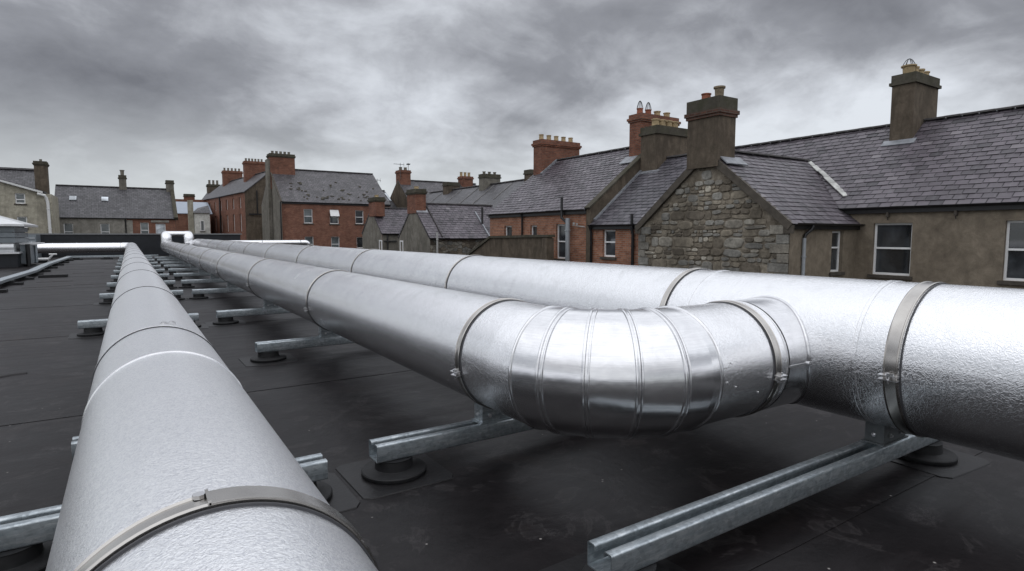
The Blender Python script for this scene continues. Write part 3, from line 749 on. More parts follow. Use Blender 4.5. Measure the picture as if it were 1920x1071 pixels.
def chimney(parent, x0, x1, y0, y1, z0, z1, mat='chimney_brick', capm=None, style='corbel', flash=True, pots=()):
    mb = MB(); capm = capm or mat
    mb.box(x0, x1, y0, y1, z0, z1-.34 if style != 'plain' else z1-.1)
    c = mb.build('chimney', mat, parent)
    mb = MB()
    if style == 'corbel':
        for k, (e, a, b) in enumerate(((.05, z1-.338, z1-.26), (.09, z1-.26, z1-.16), (.03, z1-.16, z1))): mb.box(x0-e, x1+e, y0-e, y1+e, a, b)
    elif style == 'band':
        for e, a, b in ((.07, z1-.338, z1-.24), (.025, z1-.24, z1)): mb.box(x0-e, x1+e, y0-e, y1+e, a, b)
    else: mb.box(x0-.06, x1+.06, y0-.06, y1+.06, z1-.099, z1)
    mb.build('cap', capm, c)
    for p in pots: pot(c, *p[:2], z1, **p[2])
    return c
def row(x0, y0, x1, y1, n, **kw): return [(x0+(x1-x0)*i/max(1, n-1), y0+(y1-y0)*i/max(1, n-1), kw) for i in range(n)]

def gable(mb, A, B, zb, ze, C, zr):
    """pentagon wall from A to B with the peak over C"""
    mb.face([v2(A, zb), v2(B, zb), v2(B, ze), v2(C, zr), v2(A, ze)])
def house(label, X0, X1, Y0, Y1, ze, zr, face, wallm, roofm='slate_far', ops=(), real=False, zb=GZ, over=.12, gut='black_iron', cat='house', name='terraced_house', ridge_at=None, seed=1, facade=True, fdepth=.12, gablem=None, left_over=0., group='slate-roofed houses behind the roof', gauge=.2, sw=.3):
    """face '-X': facade on X0, ridge parallel to Y. face '-Y': facade on Y0, ridge parallel to X. ops: (s0,s1,z0,z1) along +Y / +X"""
    t = thing(name, label, cat, (X0, Y0, zb), group)
    if face == '-X': P, d, n, L, W = (X0, Y0), (0, 1), (-1, 0), Y1-Y0, X1-X0
    else: P, d, n, L, W = (X0, Y0), (1, 0), (0, -1), X1-X0, Y1-Y0
    D3, N3 = V((*d, 0)), V((*n, 0)); rw = ridge_at if ridge_at else W/2
    mb = MB(); wall(mb, P, d, L, zb, ze, n, ops, fdepth)
    Pb = V((*P, 0))-N3*W
    if gablem: mb.build('wall', wallm, t); mb = MB()
    mb.face([V((Pb.x, Pb.y, zb)), V((Pb.x, Pb.y, zb))+D3*L, V((Pb.x, Pb.y, ze))+D3*L, V((Pb.x, Pb.y, ze))])
    if gablem is None:
        for s in (0, L):
            A = V((*P, 0))+D3*s; B = A-N3*W; C = A-N3*rw; gable(mb, A, B, zb, ze, C, zr)
    mb.build('rear_wall' if gablem else 'wall', wallm, t)
    if gablem:
        for s in (0, L):
            m2 = MB(); A = V((*P, 0))+D3*s; B = A-N3*W; C = A-N3*rw; gable(m2, A, B, zb, ze, C, zr); m2.build('gable_wall', gablem, t)
    sl = (zr-ze)/rw; vd = V((-N3.x, -N3.y, sl)).normalized(); S = math.hypot(rw, zr-ze)+over
    p0 = v2(P, ze)-vd*over-D3*left_over+UP*.10
    slope(t, p0, D3, vd, L+left_over, S, roofm, seed=seed, real=real, gauge=gauge, sw=sw)
    sl2 = (zr-ze)/(W-rw); vd2 = V((N3.x, N3.y, sl2)).normalized(); S2 = math.hypot(W-rw, zr-ze)+over
    pb = V((Pb.x, Pb.y, ze))-vd2*over-D3*left_over+UP*.10
    slope(t, pb, D3, vd2, L+left_over, S2, 'slate_far', real=False, name='rear_roof')
    rp = V((*P, 0))-N3*rw+UP*(zr+.13)-D3*left_over
    ridge(t, rp, rp+D3*(L+left_over))
    if gut:
        g = v2(P, ze)+N3*(.17)+UP*(.02); gutter(t, g, g+D3*L, gut)
        mb = MB(); mb.obox(v2(P, ze)-UP*.16+N3*.02, D3*L, N3*.08, UP*.17); mb.build('fascia', gut if gut != 'white_gutter' else 'white_upvc', t)
    for i, o in enumerate(ops):
        kw = o[4] if len(o) > 4 else {}
        window(t, P, d, n, *o[:4], depth=fdepth-.02, **kw)
    return t

# ------------------------------------------------------------------ right-hand long house (E)
E = house('long brown rendered house with big slate roof and white sash windows at right edge', 19.0, 26.0, -3.0, 16.8, 2.30, 5.18, '-X', 'brown_render', 'slate',
          ops=[(10.98, 12.04, .29, 1.84, dict(split=.52)), (7.70, 8.82, .31, 1.86, dict(split=.52)), (4.0, 5.1, .31, 1.86, dict(split=.52)), (.9, 2.0, .31, 1.86, dict(split=.52))], real=True, seed=3, gauge=.225, sw=.33)
chimney(E, 21.65, 23.35, 9.26, 9.95, 4.2, 6.78, 'dark_render', 'mossy_cap', 'band', pots=[(21.95, 9.6, dict(r=.19, h=.30, mat='buff_pot', style=2, cowl=.22)), (22.35, 9.6, dict(r=.13, h=.32, mat='buff_pot')), (22.75, 9.6, dict(r=.13, h=.3, mat='buff_pot')), (23.15, 9.6, dict(r=.12, h=.28, mat='buff_pot'))])
mb = MB(); vd = V((3.5, 0, 2.88)).normalized(); nn = V((-2.88, 0, 3.5)).normalized()
mb.obox(V((21.65, 9.12, 4.60))-vd*.24+nn*.0, vd*.28, (0, 1.0, 0), nn*.035)
mb.build('flashing', 'lead_flashing', E)
for y in (8.62, 6.9, 5.0, 3.2):
    mb = MB(); mb.box(18.86, 18.995, y-.03, y+.03, 2.02, 2.16); mb.tube([(18.9, y, 2.02), (18.93, y, 1.93)], .018, 8); mb.build('bracket', 'sill_stone', E)

# ------------------------------------------------------------------ stone gable house
ts = thing('stone_house', 'rubble stone gable house with broad rendered chimney at its peak', 'house', (15.4, 9.53, GZ), 'slate-roofed houses behind the roof')
y0, y1, yc = 9.53, 15.25, 12.39; ze, zr = 1.80, 4.08
mb = MB(); gable(mb, (15.4, y0), (15.4, y1), GZ, ze, (15.4, yc), zr); mb.build('gable_wall', 'lime_mortar', ts)
def roof_z(y): return ze+(zr-ze)*(1-abs(y-yc)/(yc-y0))
R = random.Random(8); mb = MB(); z = -1.6
def stone(ya, yb, za, zb, dep):
    cy, cz, hy, hz = (ya+yb)/2, (za+zb)/2, (yb-ya)/2-.012, (zb-za)/2-.010
    if hy < .03 or hz < .025: return
    e = R.uniform(2.6, 5.0); n_ = 14; ph = R.uniform(0, 1); rot = R.gauss(0, .06); outl = []
    for k in range(n_):
        t = 2*PI*(k+ph)/n_; c, q = math.cos(t), math.sin(t); rr = (abs(c)**e+abs(q)**e)**(-1/e)*R.uniform(.90, 1.04)
        yy, zz = c*hy*rr, q*hz*rr; outl.append((cy+yy-zz*rot, cz+zz+yy*rot))
    for (a, b) in outl:
        if b > roof_z(a)-.06: return
    rn = R.random()
    rg = [[(15.40, a, b) for a, b in outl], [(15.40-dep*.75, cy+(a-cy)*.97, cz+(b-cz)*.97) for a, b in outl], [(15.40-dep, cy+(a-cy)*.82, cz+(b-cz)*.80) for a, b in outl]]
    i_ = len(mb.f); mb.rings(rg, True, True, False)
    for q in range(i_, len(mb.f)): mb.rnd[q] = rn
while z < zr:
    h = R.choice((.14, .18, .22, .26, .31, .36)); y = y0+.02+R.uniform(0, .05)
    while y < y1-.05:
        w = h*R.uniform(.9, 2.6); w = min(w, y1-.02-y)
        j = R.uniform(-.03, .03)
        if h > .2 and R.random() < .35: 
            m_ = z+h*R.uniform(.4, .6); stone(y, y+w, z, m_, R.uniform(.02, .05)); stone(y, y+w*.5, m_, z+h, R.uniform(.02, .05)); stone(y+w*.5, y+w, m_, z+h, R.uniform(.02, .05))
        else: stone(y, y+w, z+j*.5, z+h+j*.5, R.uniform(.02, .055))
        y += w
    z += h
mb.build('stonework', 'rubble_block', ts)
for ya, s_ in ((y0, 1), (y1, -1)):
    mb = MB()
    for k in range(14):   # dressed corner stones
        z = -2.0+k*.27; w = .52 if k % 2 else .30; rn = R.uniform(.55, .95)
        mb.obox((15.335, ya-.004*s_, z+.012), (.07, 0, 0), (0, s_*(w+R.uniform(-.05, .08)), 0), (0, 0, .245), rn)
    mb.build('quoins', 'rubble_block', ts)
so = [(2.17, 2.80, .37, 1.60, dict(split=.55, fw=.05))]
mb = MB(); wall(mb, (15.43, y0), (1, 0), 3.6, GZ, ze, (0, -1), so, .12); mb.build('wall', 'brown_render', ts); mb = MB(); wall(mb, (15.43, y1), (1, 0), 3.6, GZ, ze, (0, 1)); mb.build('wall', 'brown_render', ts)
window(ts, (15.43, y0), (1, 0), (0, -1), 2.17, 2.80, .37, 1.60, depth=.10, split=.6, fw=.05)
vd = V((0, yc-y0, zr-ze)).normalized(); S = math.hypot(yc-y0, zr-ze)+.16
slope(ts, V((15.30, y0, ze+.10))-vd*.16, (1, 0, 0), vd, 6.9, S, 'slate', seed=11, gauge=.21)
vd2 = V((0, yc-y1, zr-ze)).normalized()
slope(ts, V((15.30, y1, ze+.10))-vd2*.16, (1, 0, 0), vd2, 6.9, S, 'slate', seed=12, gauge=.21, name='rear_roof')
ridge(ts, (16.08, yc, zr+.13), (21.0, yc, zr+.13))
for ya, vv in ((y0, vd), (y1, vd2)):
    mb = MB(); nn = V((0, -vv.z, vv.y)) if ya == y0 else V((0, -vv.z, vv.y)); nn = nn if nn.z > 0 else -nn
    mb.obox(V((15.275, ya, ze+.09))-vv*.17-nn*.19, (.12, 0, 0), vv*(S+.01), nn*.215); mb.build('verge_board', 'verge_board', ts)
for ya, yb in ((y0-.15, y0+.13), (y1-.13, y1+.15)): mb = MB(); mb.box(15.30, 15.39, ya, yb, ze-.27, ze-.04); mb.build('kneeler', 'verge_board', ts)
gutter(ts, (15.4, y0-.19, ze+.02), (19.0, y0-.19, ze+.02)); mb = MB(); mb.box(15.44, 19., y0-.10, y0-.005, ze-.15, ze+.03); mb.build('fascia', 'black_iron', ts)
downpipe(ts, [(16.25, y0-.19, ze-.03), (16.22, y0-.17, ze-.15), (16.08, y0-.07, ze-.30), (16.05, y0-.06, ze-.42)], .045, 'black_iron', 'swan_neck')
downpipe(ts, [(16.05, y0-.06, ze-.40), (16.05, y0-.06, ze-.5), (16.05, y0-.06, GZ)], .05, 'grey_downpipe')
cs = chimney(ts, 15.25, 16.06, 11.87, 13.07, 3.60, 5.72, 'dark_render', 'mossy_cap', 'none', pots=[(15.68, 12.72, dict(r=.155, h=.26, mat='terracotta_pot', style=1)), (15.68, 12.22, dict(r=.15, h=.38, mat='stained_pot', style=2))])
for ch in list(cs.children):
    if ch.name.startswith('cap'): bpy.data.objects.remove(ch)
mb = MB(); mb.box(15.20, 16.10, 11.83, 13.11, 5.13, 5.22); mb.box(15.16, 16.14, 11.79, 13.15, 5.22, 5.34); mb.build('brick_course', 'weathered_brick', cs)
mb = MB(); mb.box(15.21, 16.09, 11.84, 13.10, 5.34, 5.72); mb.build('cap', 'mossy_cap', cs)
mb = MB(); mb.box(15.287, 16.058, 11.872, 13.068, 5.375-.002-.0, 5.38) if False else mb.box(15.25, 16.06, 11.87, 13.07, 5.381, 5.39); mb.build('neck', 'dark_render', cs)
mb = MB(); mb.obox(V((15.36, 11.87, 3.86))-vd*.34, (1.0, 0, 0), vd*.4, V((0, -vd.z, vd.y))*.035); mb.build('flashing', 'lead_flashing', ts)
# mortar-pointed valley between stone house and long house
mb = MB(); A = V((19.0-.1, y0-.10, 2.40-.13)); B = V((21.06, yc, 4.20)); R = random.Random(5)
dv = (B-A); sd = dv.cross(V((-.6, -.6, 1))).normalized()
for k in range(7):
    a = .10+.9*k/7; b = .10+.9*(k+1)/7
    if k in (0,): continue
    mb.obox(A+dv*a-sd*(.09+R.uniform(-.02, .02))+UP*.015, dv*(b-a)*.97, sd*(.16+R.uniform(-.03, .04)), V((-.3, -.3, 1))*.025)
mb.build('valley_flashing', 'white_flashing', ts)

# ------------------------------------------------------------------ low brick house B and brick house A
B_ = house('low brick house wedged between the stone gable and the taller brick house', 15.5, 22.0, 15.26, 18.0, 1.86, 4.53, '-X', 'red_brick', 'slate_bluish', ops=[(1.36, 2.08, .64, 1.68, dict(split=.55))], real=True, seed=21, ridge_at=3.25)
chimney(B_, 18.1, 19.9, 17.05, 17.96, 3.7, 5.92, 'dark_render', 'mossy_cap', 'band', pots=row(18.45, 17.5, 19.6, 17.5, 4, r=.155, h=.34, mat='buff_pot', style=0))
mb = MB(); vd = V((3.25, 0, 2.67)).normalized(); nn = V((-2.67, 0, 3.25)).normalized()
mb.obox(V((18.1, 16.9, 4.09))-vd*.16, vd*.2, (0, 1.0, 0), nn*.03)
for k in range(14): mb.obox(V((15.62, 17.88, 2.06))+vd*(k*.28), vd*.27, (0, .12, 0), nn*.07)
mb.build('flashing', 'lead_flashing', B_)
downpipe(B_, [(15.30, 17.93, 1.84), (15.42, 17.93, 1.60), (15.42, 17.93, GZ)], .045)
downpipe(B_, [(15.36, 15.62, 2.25), (15.36, 15.62, 1.7), (15.42, 15.62, 1.5), (15.42, 15.62, GZ)], .055, 'black_iron', 'soil_pipe')

A_ = house('taller brick house with raised gable verge and a five-pot chimney at its far end', 15.5, 22.5, 18.25, 25.9, 2.50, 5.28, '-X', 'red_brick', 'slate', real=True, seed=31, ridge_at=3.6,
           ops=[(1.42, 2.1, .47, 1.94, dict(split=.5)), (3.52, 4.05, 1.2, 1.92, dict(split=0)), (5.6, 6.28, 1.2, 1.92, dict(split=0))], left_over=0.)
vd = V((3.6, 0, 2.78)).normalized(); nn = V((-2.78, 0, 3.6)).normalized()
mb = MB()   # raised verge wall at the near gable
q = [(15.42, GZ), (15.42, 2.56), (19.1, 5.46), (22.58, 2.56), (22.58, GZ)]
mb.rings([[(a, y, z) for a, z in q] for y in (18.0, 18.249)], True, True, False); mb.build('gable_parapet', 'dark_render', A_)
mb = MB(); mb.obox(V((15.36, 17.97, 2.53)), vd*4.65, (0, .31, 0), nn*.06); mb.build('verge_coping', 'mossy_cap', A_)
mb = MB(); mb.obox(V((17.9, 18.29, 4.52)), vd*.5, (0, .75, 0), nn*.03); mb.build('flashing', 'lead_flashing', A_)
chimney(A_, 18.35, 20.6, 18.2, 18.9, 4.3, 6.62, 'chimney_brick', 'chimney_brick', 'corbel',
        pots=[(18.6, 18.55, dict(r=.14, h=.26, mat='terracotta_pot', style=1, cowl=.32)), (19.1, 18.55, dict(r=.14, h=.26, mat='terracotta_pot', style=1, cowl=.32)), (19.65, 18.55, dict(r=.14, h=.26, mat='buff_pot')), (20.25, 18.55, dict(r=.14, h=.26, mat='buff_pot'))])
chimney(A_, 18.1, 20.6, 25.0, 25.75, 4.2, 6.42, 'chimney_brick', 'chimney_brick', 'corbel', pots=row(18.35, 25.4, 20.3, 25.4, 5, r=.13, h=.30, mat='buff_pot', style=1))
mb = MB()
for k in range(8): mb.obox(V((18.05, 24.9, 4.58))+vd*(k*.16), vd*.17, (0, .12, 0), nn*.10)
mb.build('flashing', 'lead_flashing', A_)
downpipe(A_, [(15.33, 22.85, 2.5), (15.42, 22.85, 2.3), (15.42, 22.85, GZ)], .04)
downpipe(A_, [(15.32, 19.72, 3.05), (15.32, 19.72, 2.45), (15.30, 19.70, 2.2), (15.38, 19.45, 2.0), (15.38, 19.40, 1.9)], .055, 'black_iron', 'vent_pipe')
downpipe(A_, [(15.30, 19.28, 2.18), (15.30, 19.28, 2.1), (15.30, 19.28, GZ)], .095, 'grey_downpipe', 'flue_pipe')
mb = MB(); mb.tube([(15.42, 19.1, 1.88), (15.42, 18.3, 1.80)], .02, 8); mb.lathe((15.36, 18.95, 1.90), [(0, 0), (.05, .01), (.05, .09), (0, .1)], 10); mb.lathe((15.36, 18.75, 1.88), [(0, 0), (.04, .01), (.04, .08), (0, .09)], 10); mb.build('cable_bracket', 'plastic_grey', A_)

# yard wall in front
ty = thing('yard_wall', 'dark rendered yard wall with sloping coping in front of the brick house', 'wall', (14, 18.9, GZ))
mb = MB(); q = [(18.9, GZ), (18.9, 1.40), (23.3, 1.34), (26.3, .12), (26.3, GZ)]
mb.rings([[(x, a, z) for a, z in q] for x in (14.0, 14.22)], True, True, False); mb.box(13.93, 14.28, 18.88, 19.2, GZ, 1.36); mb.build('wall', 'dark_render', ty)
mb = MB(); mb.obox((13.92, 18.82, 1.40), (.38, 0, 0), (0, 4.5, -.06), (0, 0, .10)); mb.obox((13.92, 23.30, 1.34), (.38, 0, 0), (0, 3.05, -1.24), (0, .03, .10)); mb.build('coping', 'mossy_cap', ty)

# ------------------------------------------------------------------ outhouses C, C2
def outhouse(label, ya, yb, ze, zr, x1, seed, chy, slit, ztop, strip):
    t = thing('outhouse', label, 'outhouse', (15.5, ya, GZ), 'slate-roofed houses behind the roof')
    yc = (ya+yb)/2
    mb = MB(); gable(mb, (15.5, ya), (15.5, yb), GZ, ze, (15.5, yc), zr); mb.build('gable_wall', 'grey_render', t)
    mb = MB(); wall(mb, (15.52, ya), (1, 0), x1-15.5, GZ, ze, (0, -1)); mb.build('wall', 'rubble_stone' if strip else 'grey_render', t)
    vd = V((0, yc-ya, zr-ze)).normalized(); S = math.hypot(yc-ya, zr-ze)+.1
    slope(t, V((15.46, ya, ze+.10))-vd*.1, (1, 0, 0), vd, x1-15.46, S, 'slate', seed=seed, gauge=.22, sw=.34)
    v2_ = V((0, yc-yb, zr-ze)).normalized(); slope(t, V((15.46, yb, ze+.10))-v2_*.1, (1, 0, 0), v2_, x1-15.46, S, 'slate_far', real=False, name='rear_roof')
    ridge(t, (15.46, yc, zr+.12), (x1, yc, zr+.12))
    gutter(t, (15.5, ya-.12, ze), (x1, ya-.12, ze))
    c = chimney(t, 15.44, 16.14, chy[0], chy[1], zr-.55, ztop, 'chimney_brick', 'mossy_cap', 'corbel', pots=[(15.8, (chy[0]+chy[1])/2, dict(r=.16, h=.2, mat='buff_pot', style=1))])
    nn = V((0, -vd.z, vd.y))
    mb = MB(); mb.obox(V((15.46, ya, ze+.10))+vd*(S-1.05), (.78, 0, 0), vd*.28, nn*.03); mb.build('flashing', 'lead_flashing', t)
    window(t, (15.5, slit), (0, 1), (-1, 0), 0, .55, -.2, 1.10, depth=0, proud=.03, split=0, fw=.09, sill=False)
    if strip:
        mb = MB(); mb.obox(V((16.3, ya, ze+.12))-vd*.05, (.07, 0, 0), vd*(S-.1), nn*.06); mb.build('verge_strip', 'ridge_tile', t)
        mb = MB(); mb.obox(V((19.7, ya, ze+.12)), (.10, 0, 0), vd*(S-.9), nn*.07); mb.build('lead_strip', 'lead_flashing', t)
        downpipe(t, [(15.9, ya-.2, 1.65), (15.9, ya-.2, 1.6), (15.9, ya-.2, GZ)], .06, 'plastic_grey', 'vent_pipe')
        mb = MB(); mb.tube([(19.75, ya+.9, 2.2), (19.75, ya+.9, 3.3)], .07, 10); mb.build('stub_pipe', 'black_iron', t)
    else:
        downpipe(t, [(15.9, ya-.1, 1.45), (15.9, ya-.1, 1.2), (15.9, ya-.1, GZ)], .05)
        mb = MB(); mb.tube([(15.6, ya-.1, 1.02), (16.6, ya-.1, 1.02)], .05, 8); mb.build('waste_pipe', 'black_iron', t)
    return t
outhouse('rendered outhouse with rubble side wall and brick chimney on its gable', 33.1, 38.1, 1.25, 3.42, 21.5, 41, (35.0, 36.4), 37.3, 4.42, True)
outhouse('smaller rendered outhouse with a short brick chimney, beside the brick house', 41.3, 45.6, 1.55, 3.42, 19.5, 42, (42.3, 43.8), 41.3, 4.28, False)

# ------------------------------------------------------------------ houses behind
H2 = house('long slate-roofed row in the middle distance with streaked roof', 22.5, 29.5, 34.0, 55.5, 3.0, 5.65, '-X', 'dark_render', 'slate_far', seed=51)
chimney(H2, 25.4, 26.7, 50.2, 51.2, 4.7, 6.45, 'dark_render', 'mossy_cap', 'band')
chimney(H2, 25.3, 26.9, 43.2, 44.1, 4.6, 6.62, 'grey_render', 'mossy_cap', 'band', pots=row(25.55, 43.65, 26.6, 43.65, 3, r=.13, h=.22, mat='grey_pot', style=2))
chimney(H2, 25.3, 26.4, 36.4, 37.2, 4.7, 6.35, 'dark_render', 'mossy_cap', 'band')
for y, l in ((48.0, 2.6), (44.9, 3.0), (42.3, 2.7), (39.5, 2.2), (51.9, 2.0)):
    vd = V((3.5, 0, 2.65)).normalized(); nn = V((-2.65, 0, 3.5)).normalized(); mb = MB(); mb.obox(V((26.0, y, 5.75))-vd*(l+.3), vd*l, (0, .12, 0), nn*.03); mb.build('mortar_streak', 'pale_mortar', H2)
H3 = house('slate-roofed house with a tall chimney carrying two aerials', 24.4, 34.0, 56.5, 63.5, 4.5, 7.25, '-Y', 'dark_render', 'slate_mossy', seed=52)
chimney(H3, 24.45, 25.6, 59.3, 60.6, 5.4, 8.35, 'chimney_brick', 'chimney_brick', 'corbel', pots=row(24.75, 60, 25.3, 60, 2, r=.18, h=.35, mat='grey_pot', style=1))
chimney(H3, 31.9, 33.3, 59.4, 60.4, 6.5, 8.1, 'chimney_brick', 'chimney_brick', 'corbel', pots=row(32.1, 60, 33.1, 60, 3, r=.17, h=.5, mat='buff_pot', style=1))
H4 = house('small slate roof with two skylights squeezed beside the brick gable end', 21.8, 24.3, 60.2, 67.0, 4.4, 6.3, '-Y', 'dark_render', 'slate_far', seed=53)
for xa, xb, m_ in ((22.0, 22.75, 'skylight_glass'), (23.6, 23.85, 'skylight_glass'), (24.0, 24.2, 'skylight_glass')):
    vd = V((0, 3.4, 1.9)).normalized(); nn = V((0, -1.9, 3.4)).normalized(); mb = MB(); mb.obox(V((xa, 60.2, 4.52))+vd*1.2, (xb-xa, 0, 0), vd*1.9, nn*.06); mb.build('skylight', m_, H4)
chimney(H4, 22.0, 22.7, 64.0, 64.8, 5.5, 7.2, 'dark_render', 'mossy_cap', 'band', pots=[])
def aerial(x, y, z, h, label, rot=0.):
    t = thing('tv_aerial', label, 'aerial', (x, y, z), 'aerials on the chimneys')
    mb = MB(); mb.tube([(x, y, z), (x, y, z+h)], .022, 6); mb.build('mast', 'aerial_metal', t)
    mb = MB(); c, s = math.cos(rot), math.sin(rot); zz = z+h-.15
    mb.tube([(x-.75*c, y-.75*s, zz), (x+.45*c, y+.45*s, zz)], .018, 6)
    for k in range(7):
        q = -.7+k*.18; mb.tube([(x+q*c+.2*s, y+q*s-.2*c, zz), (x+q*c-.2*s, y+q*s+.2*c, zz)], .012, 5)
    mb.tube([(x+.42*c, y+.42*s, zz-.2), (x+.42*c, y+.42*s, zz+.2)], .016, 5); mb.build('array', 'aerial_metal', t)
aerial(24.4, 59.2, 7.4, 1.65, 'thin aerial on the left side of the tall middle-distance chimney', .1)
aerial(25.65, 60, 7.6, 1.6, 'thin aerial on the right side of the tall middle-distance chimney', 1.2)
aerial(23.45, 63.6, 6.3, 1.4, 'low aerial above the small skylit roof', .3)

# brick house D
D = house('red brick two-storey house with patchy slate roof and grey rendered gable', 11.55, 21.75, 55.5, 65.0, 4.42, 7.72, '-Y', 'red_brick_far', 'slate_mossy', seed=61, gablem='grey_render',
          ops=[(1.90, 2.68, 2.53, 3.82, dict(split=.5, glassm='pale_glass')), (4.25, 5.08, 2.50, 3.83, dict(split=.5, opened=True)), (6.68, 7.48, 2.53, 3.80, dict(split=.5)), (1.92, 2.7, -.1, 1.31, dict(split=.5, glassm='pale_glass')), (4.32, 5.1, -.1, 1.30, dict(split=.5, glassm='pale_glass')), (6.75, 7.5, .2, 1.25, dict(split=0))])
chimney(D, 11.45, 13.7, 59.4, 60.7, 5.8, 9.15, 'chimney_brick', 'mossy_cap', 'corbel', pots=row(11.8, 60, 13.3, 60, 5, r=.13, h=.28, mat='grey_pot', style=1))
mb = MB(); mb.box(11.22, 11.52, 59.5, 60.6, GZ, 8.6); mb.build('chimney_breast', 'grey_render', D)
downpipe(D, [(11.42, 55.38, 4.4), (11.42, 55.38, 4.1), (11.42, 55.38, GZ)], .06)
mb = MB(); R = random.Random(9)
for k in range(24):
    z = -3.5+k*.32; w = .28 if k % 2 else .16; mb.obox((11.54, 55.475, z), (w, 0, 0), (0, .02, 0), (0, 0, .29))
mb.build('quoins', 'chimney_brick', D)
mb = MB(); vd = V((0, 4.75, 3.3)).normalized(); mb.obox(V((11.45, 55.4, 4.38)), (.12, 0, 0), vd*5.8, V((0, -vd.z, vd.y))*.14); mb.build('verge_board', 'verge_board', D)
mb = MB()   # patches of moss and slipped slates
for k in range(46):
    s = R.uniform(.6, 9.6); q = abs(R.gauss(0, 1.9))+.3
    if q > 5.2: continue
    nn = V((0, -vd.z, vd.y)); c = V((11.55+s, 55.5, 4.53))+vd*q; w = R.uniform(.08, .26); h = R.uniform(.05, .13)
    pts = [c+V((math.cos(t)*w*R.uniform(.6, 1.1), 0, 0))+vd*math.sin(t)*h*R.uniform(.6, 1.1)+nn*.03 for t in [2*PI*j/9 for j in range(9)]]
    mb.rings([[p-nn*.04 for p in pts], pts], True, True, False)
o = mb.build('moss', 'mossy_cap', D); o['kind'] = 'stuff'

# long brick house D2 (slightly turned)
t2 = thing('terraced_house', 'long receding brick terrace with two big chimneys and two rows of narrow windows', 'house', (10.46, 68, GZ), 'slate-roofed houses behind the roof')
P = V((10.46, 68.0, 0)); Q = V((8.26, 88.8, 0)); d = (Q-P).normalized(); n = V((-d.y, d.x, 0)); L = (Q-P).length; W = 5.6; ze, zr = 6.0, 8.35
ops = []
for k in range(7):
    s = 1.6+k*2.82; ops += [(s, s+.75, 4.35, 5.5, dict(split=.5, fw=.09)), (s, s+.75, 1.85, 3.75, dict(split=.5, fw=.09))]
mb = MB(); wall(mb, P[:2], d[:2], L, GZ, ze, n[:2], ops, .16); mb.build('wall', 'red_brick_far', t2)
for o in ops: window(t2, P[:2], d[:2], n[:2], *o[:4], depth=.14, split=.5, fw=.1, sill=False)
mb = MB()
for s in (0, L): A = P+d*s; mb = MB(); gable(mb, A, A-n*W, GZ, ze, A-n*W/2, zr); mb.build('gable_wall', 'dark_render', t2)
vd = (-n*(W/2)+UP*(zr-ze)).normalized(); S = math.hypot(W/2, zr-ze)+.12
slope(t2, P+UP*(ze+.1)-vd*.12-d*.1, d, vd, L+.2, S, 'slate_far', real=False)
vd_ = (n*(W/2)+UP*(zr-ze)).normalized(); slope(t2, P-n*W+UP*(ze+.1)-vd_*.12, d, vd_, L, S, 'slate_far', real=False, name='rear_roof')
ridge(t2, P-n*W/2+UP*(zr+.12), Q-n*W/2+UP*(zr+.12)); gutter(t2, P+n*.15+UP*ze, Q+n*.15+UP*ze)
chimney(t2, 11.5, 13.7, 74.0, 75.2, 7.2, 9.95, 'chimney_brick', 'chimney_brick', 'corbel', pots=row(11.75, 74.6, 13.45, 74.6, 6, r=.12, h=.35, mat='grey_pot', style=1))
chimney(t2, 10.6, 12.9, 85.0, 86.2, 7.0, 9.8, 'chimney_brick', 'chimney_brick', 'corbel', pots=row(10.85, 85.6, 12.6, 85.6, 5, r=.13, h=.38, mat='grey_pot', style=1))
downpipe(t2, [P+d*10.6+n*.1+UP*5.9, P+d*10.6+n*.08+UP*5.6, P+d*10.6+n*.08+UP*GZ], .07)
mb = MB(); mb.box(10.8, 13.2, 67.92, 67.99, 3.6, 3.75); mb.box(11.6, 11.72, 67.92, 67.99, 3.75, 6.2); mb.build('soil_stack', 'black_iron', t2)

# left far row F
F = thing('terraced_house', 'low slate-roofed row behind the parapet, half cream render and half brick', 'house', (-5.4, 64, GZ), 'slate-roofed houses behind the roof')
fo = [(.70, 1.36, 1.0, 2.48), (3.32, 3.98, 1.0, 2.48)]
mb = MB(); wall(mb, (-5.42, 64), (1, 0), 5.30, GZ, 2.95, (0, -1), fo); mb.build('wall', 'pale_render', F)
fb = [(1.02, 1.68, 1.2, 2.6), (2.22, 3.02, .2, 2.52)]
mb = MB(); wall(mb, (-.12, 64), (1, 0), 3.86, GZ, 2.95, (0, -1), fb); mb.build('wall', 'red_brick_far', F)
for o in fo: window(F, (-5.42, 64), (1, 0), (0, -1), *o, split=.5, glassm='pale_glass')
window(F, (-.12, 64), (1, 0), (0, -1), *fb[0], split=.5, glassm='pale_glass'); window(F, (-.12, 64), (1, 0), (0, -1), *fb[1], split=0, glassm='skylight_glass', sill=False)
mb = MB(); mb.box(1.75, 3.2, 63.93, 63.995, 2.62, 2.82); mb.build('lintel', 'pale_render', F)
mb = MB(); gable(mb, (3.76, 64), (3.76, 72), GZ, 2.95, (3.76, 68), 5.9); mb.build('gable_wall', 'pale_render', F); mb = MB(); mb.face([(-5.42, 72, GZ), (3.76, 72, GZ), (3.76, 72, 2.95), (-5.42, 72, 2.95)]); mb.build('rear_wall', 'pale_render', F)
vd = V((0, 4, 2.95)).normalized(); slope(F, V((-5.42, 64, 3.05))-vd*.12, (1, 0, 0), vd, 9.1, 5.1, 'slate_far', real=False); v_ = V((0, -4, 2.95)).normalized(); slope(F, V((-5.42, 72, 3.05))-v_*.12, (1, 0, 0), v_, 9.1, 5.1, 'slate_far', real=False, name='rear_roof')
ridge(F, (-5.4, 68, 6.02), (3.6, 68, 6.02)); gutter(F, (-5.4, 63.85, 2.98), (3.7, 63.85, 2.98))
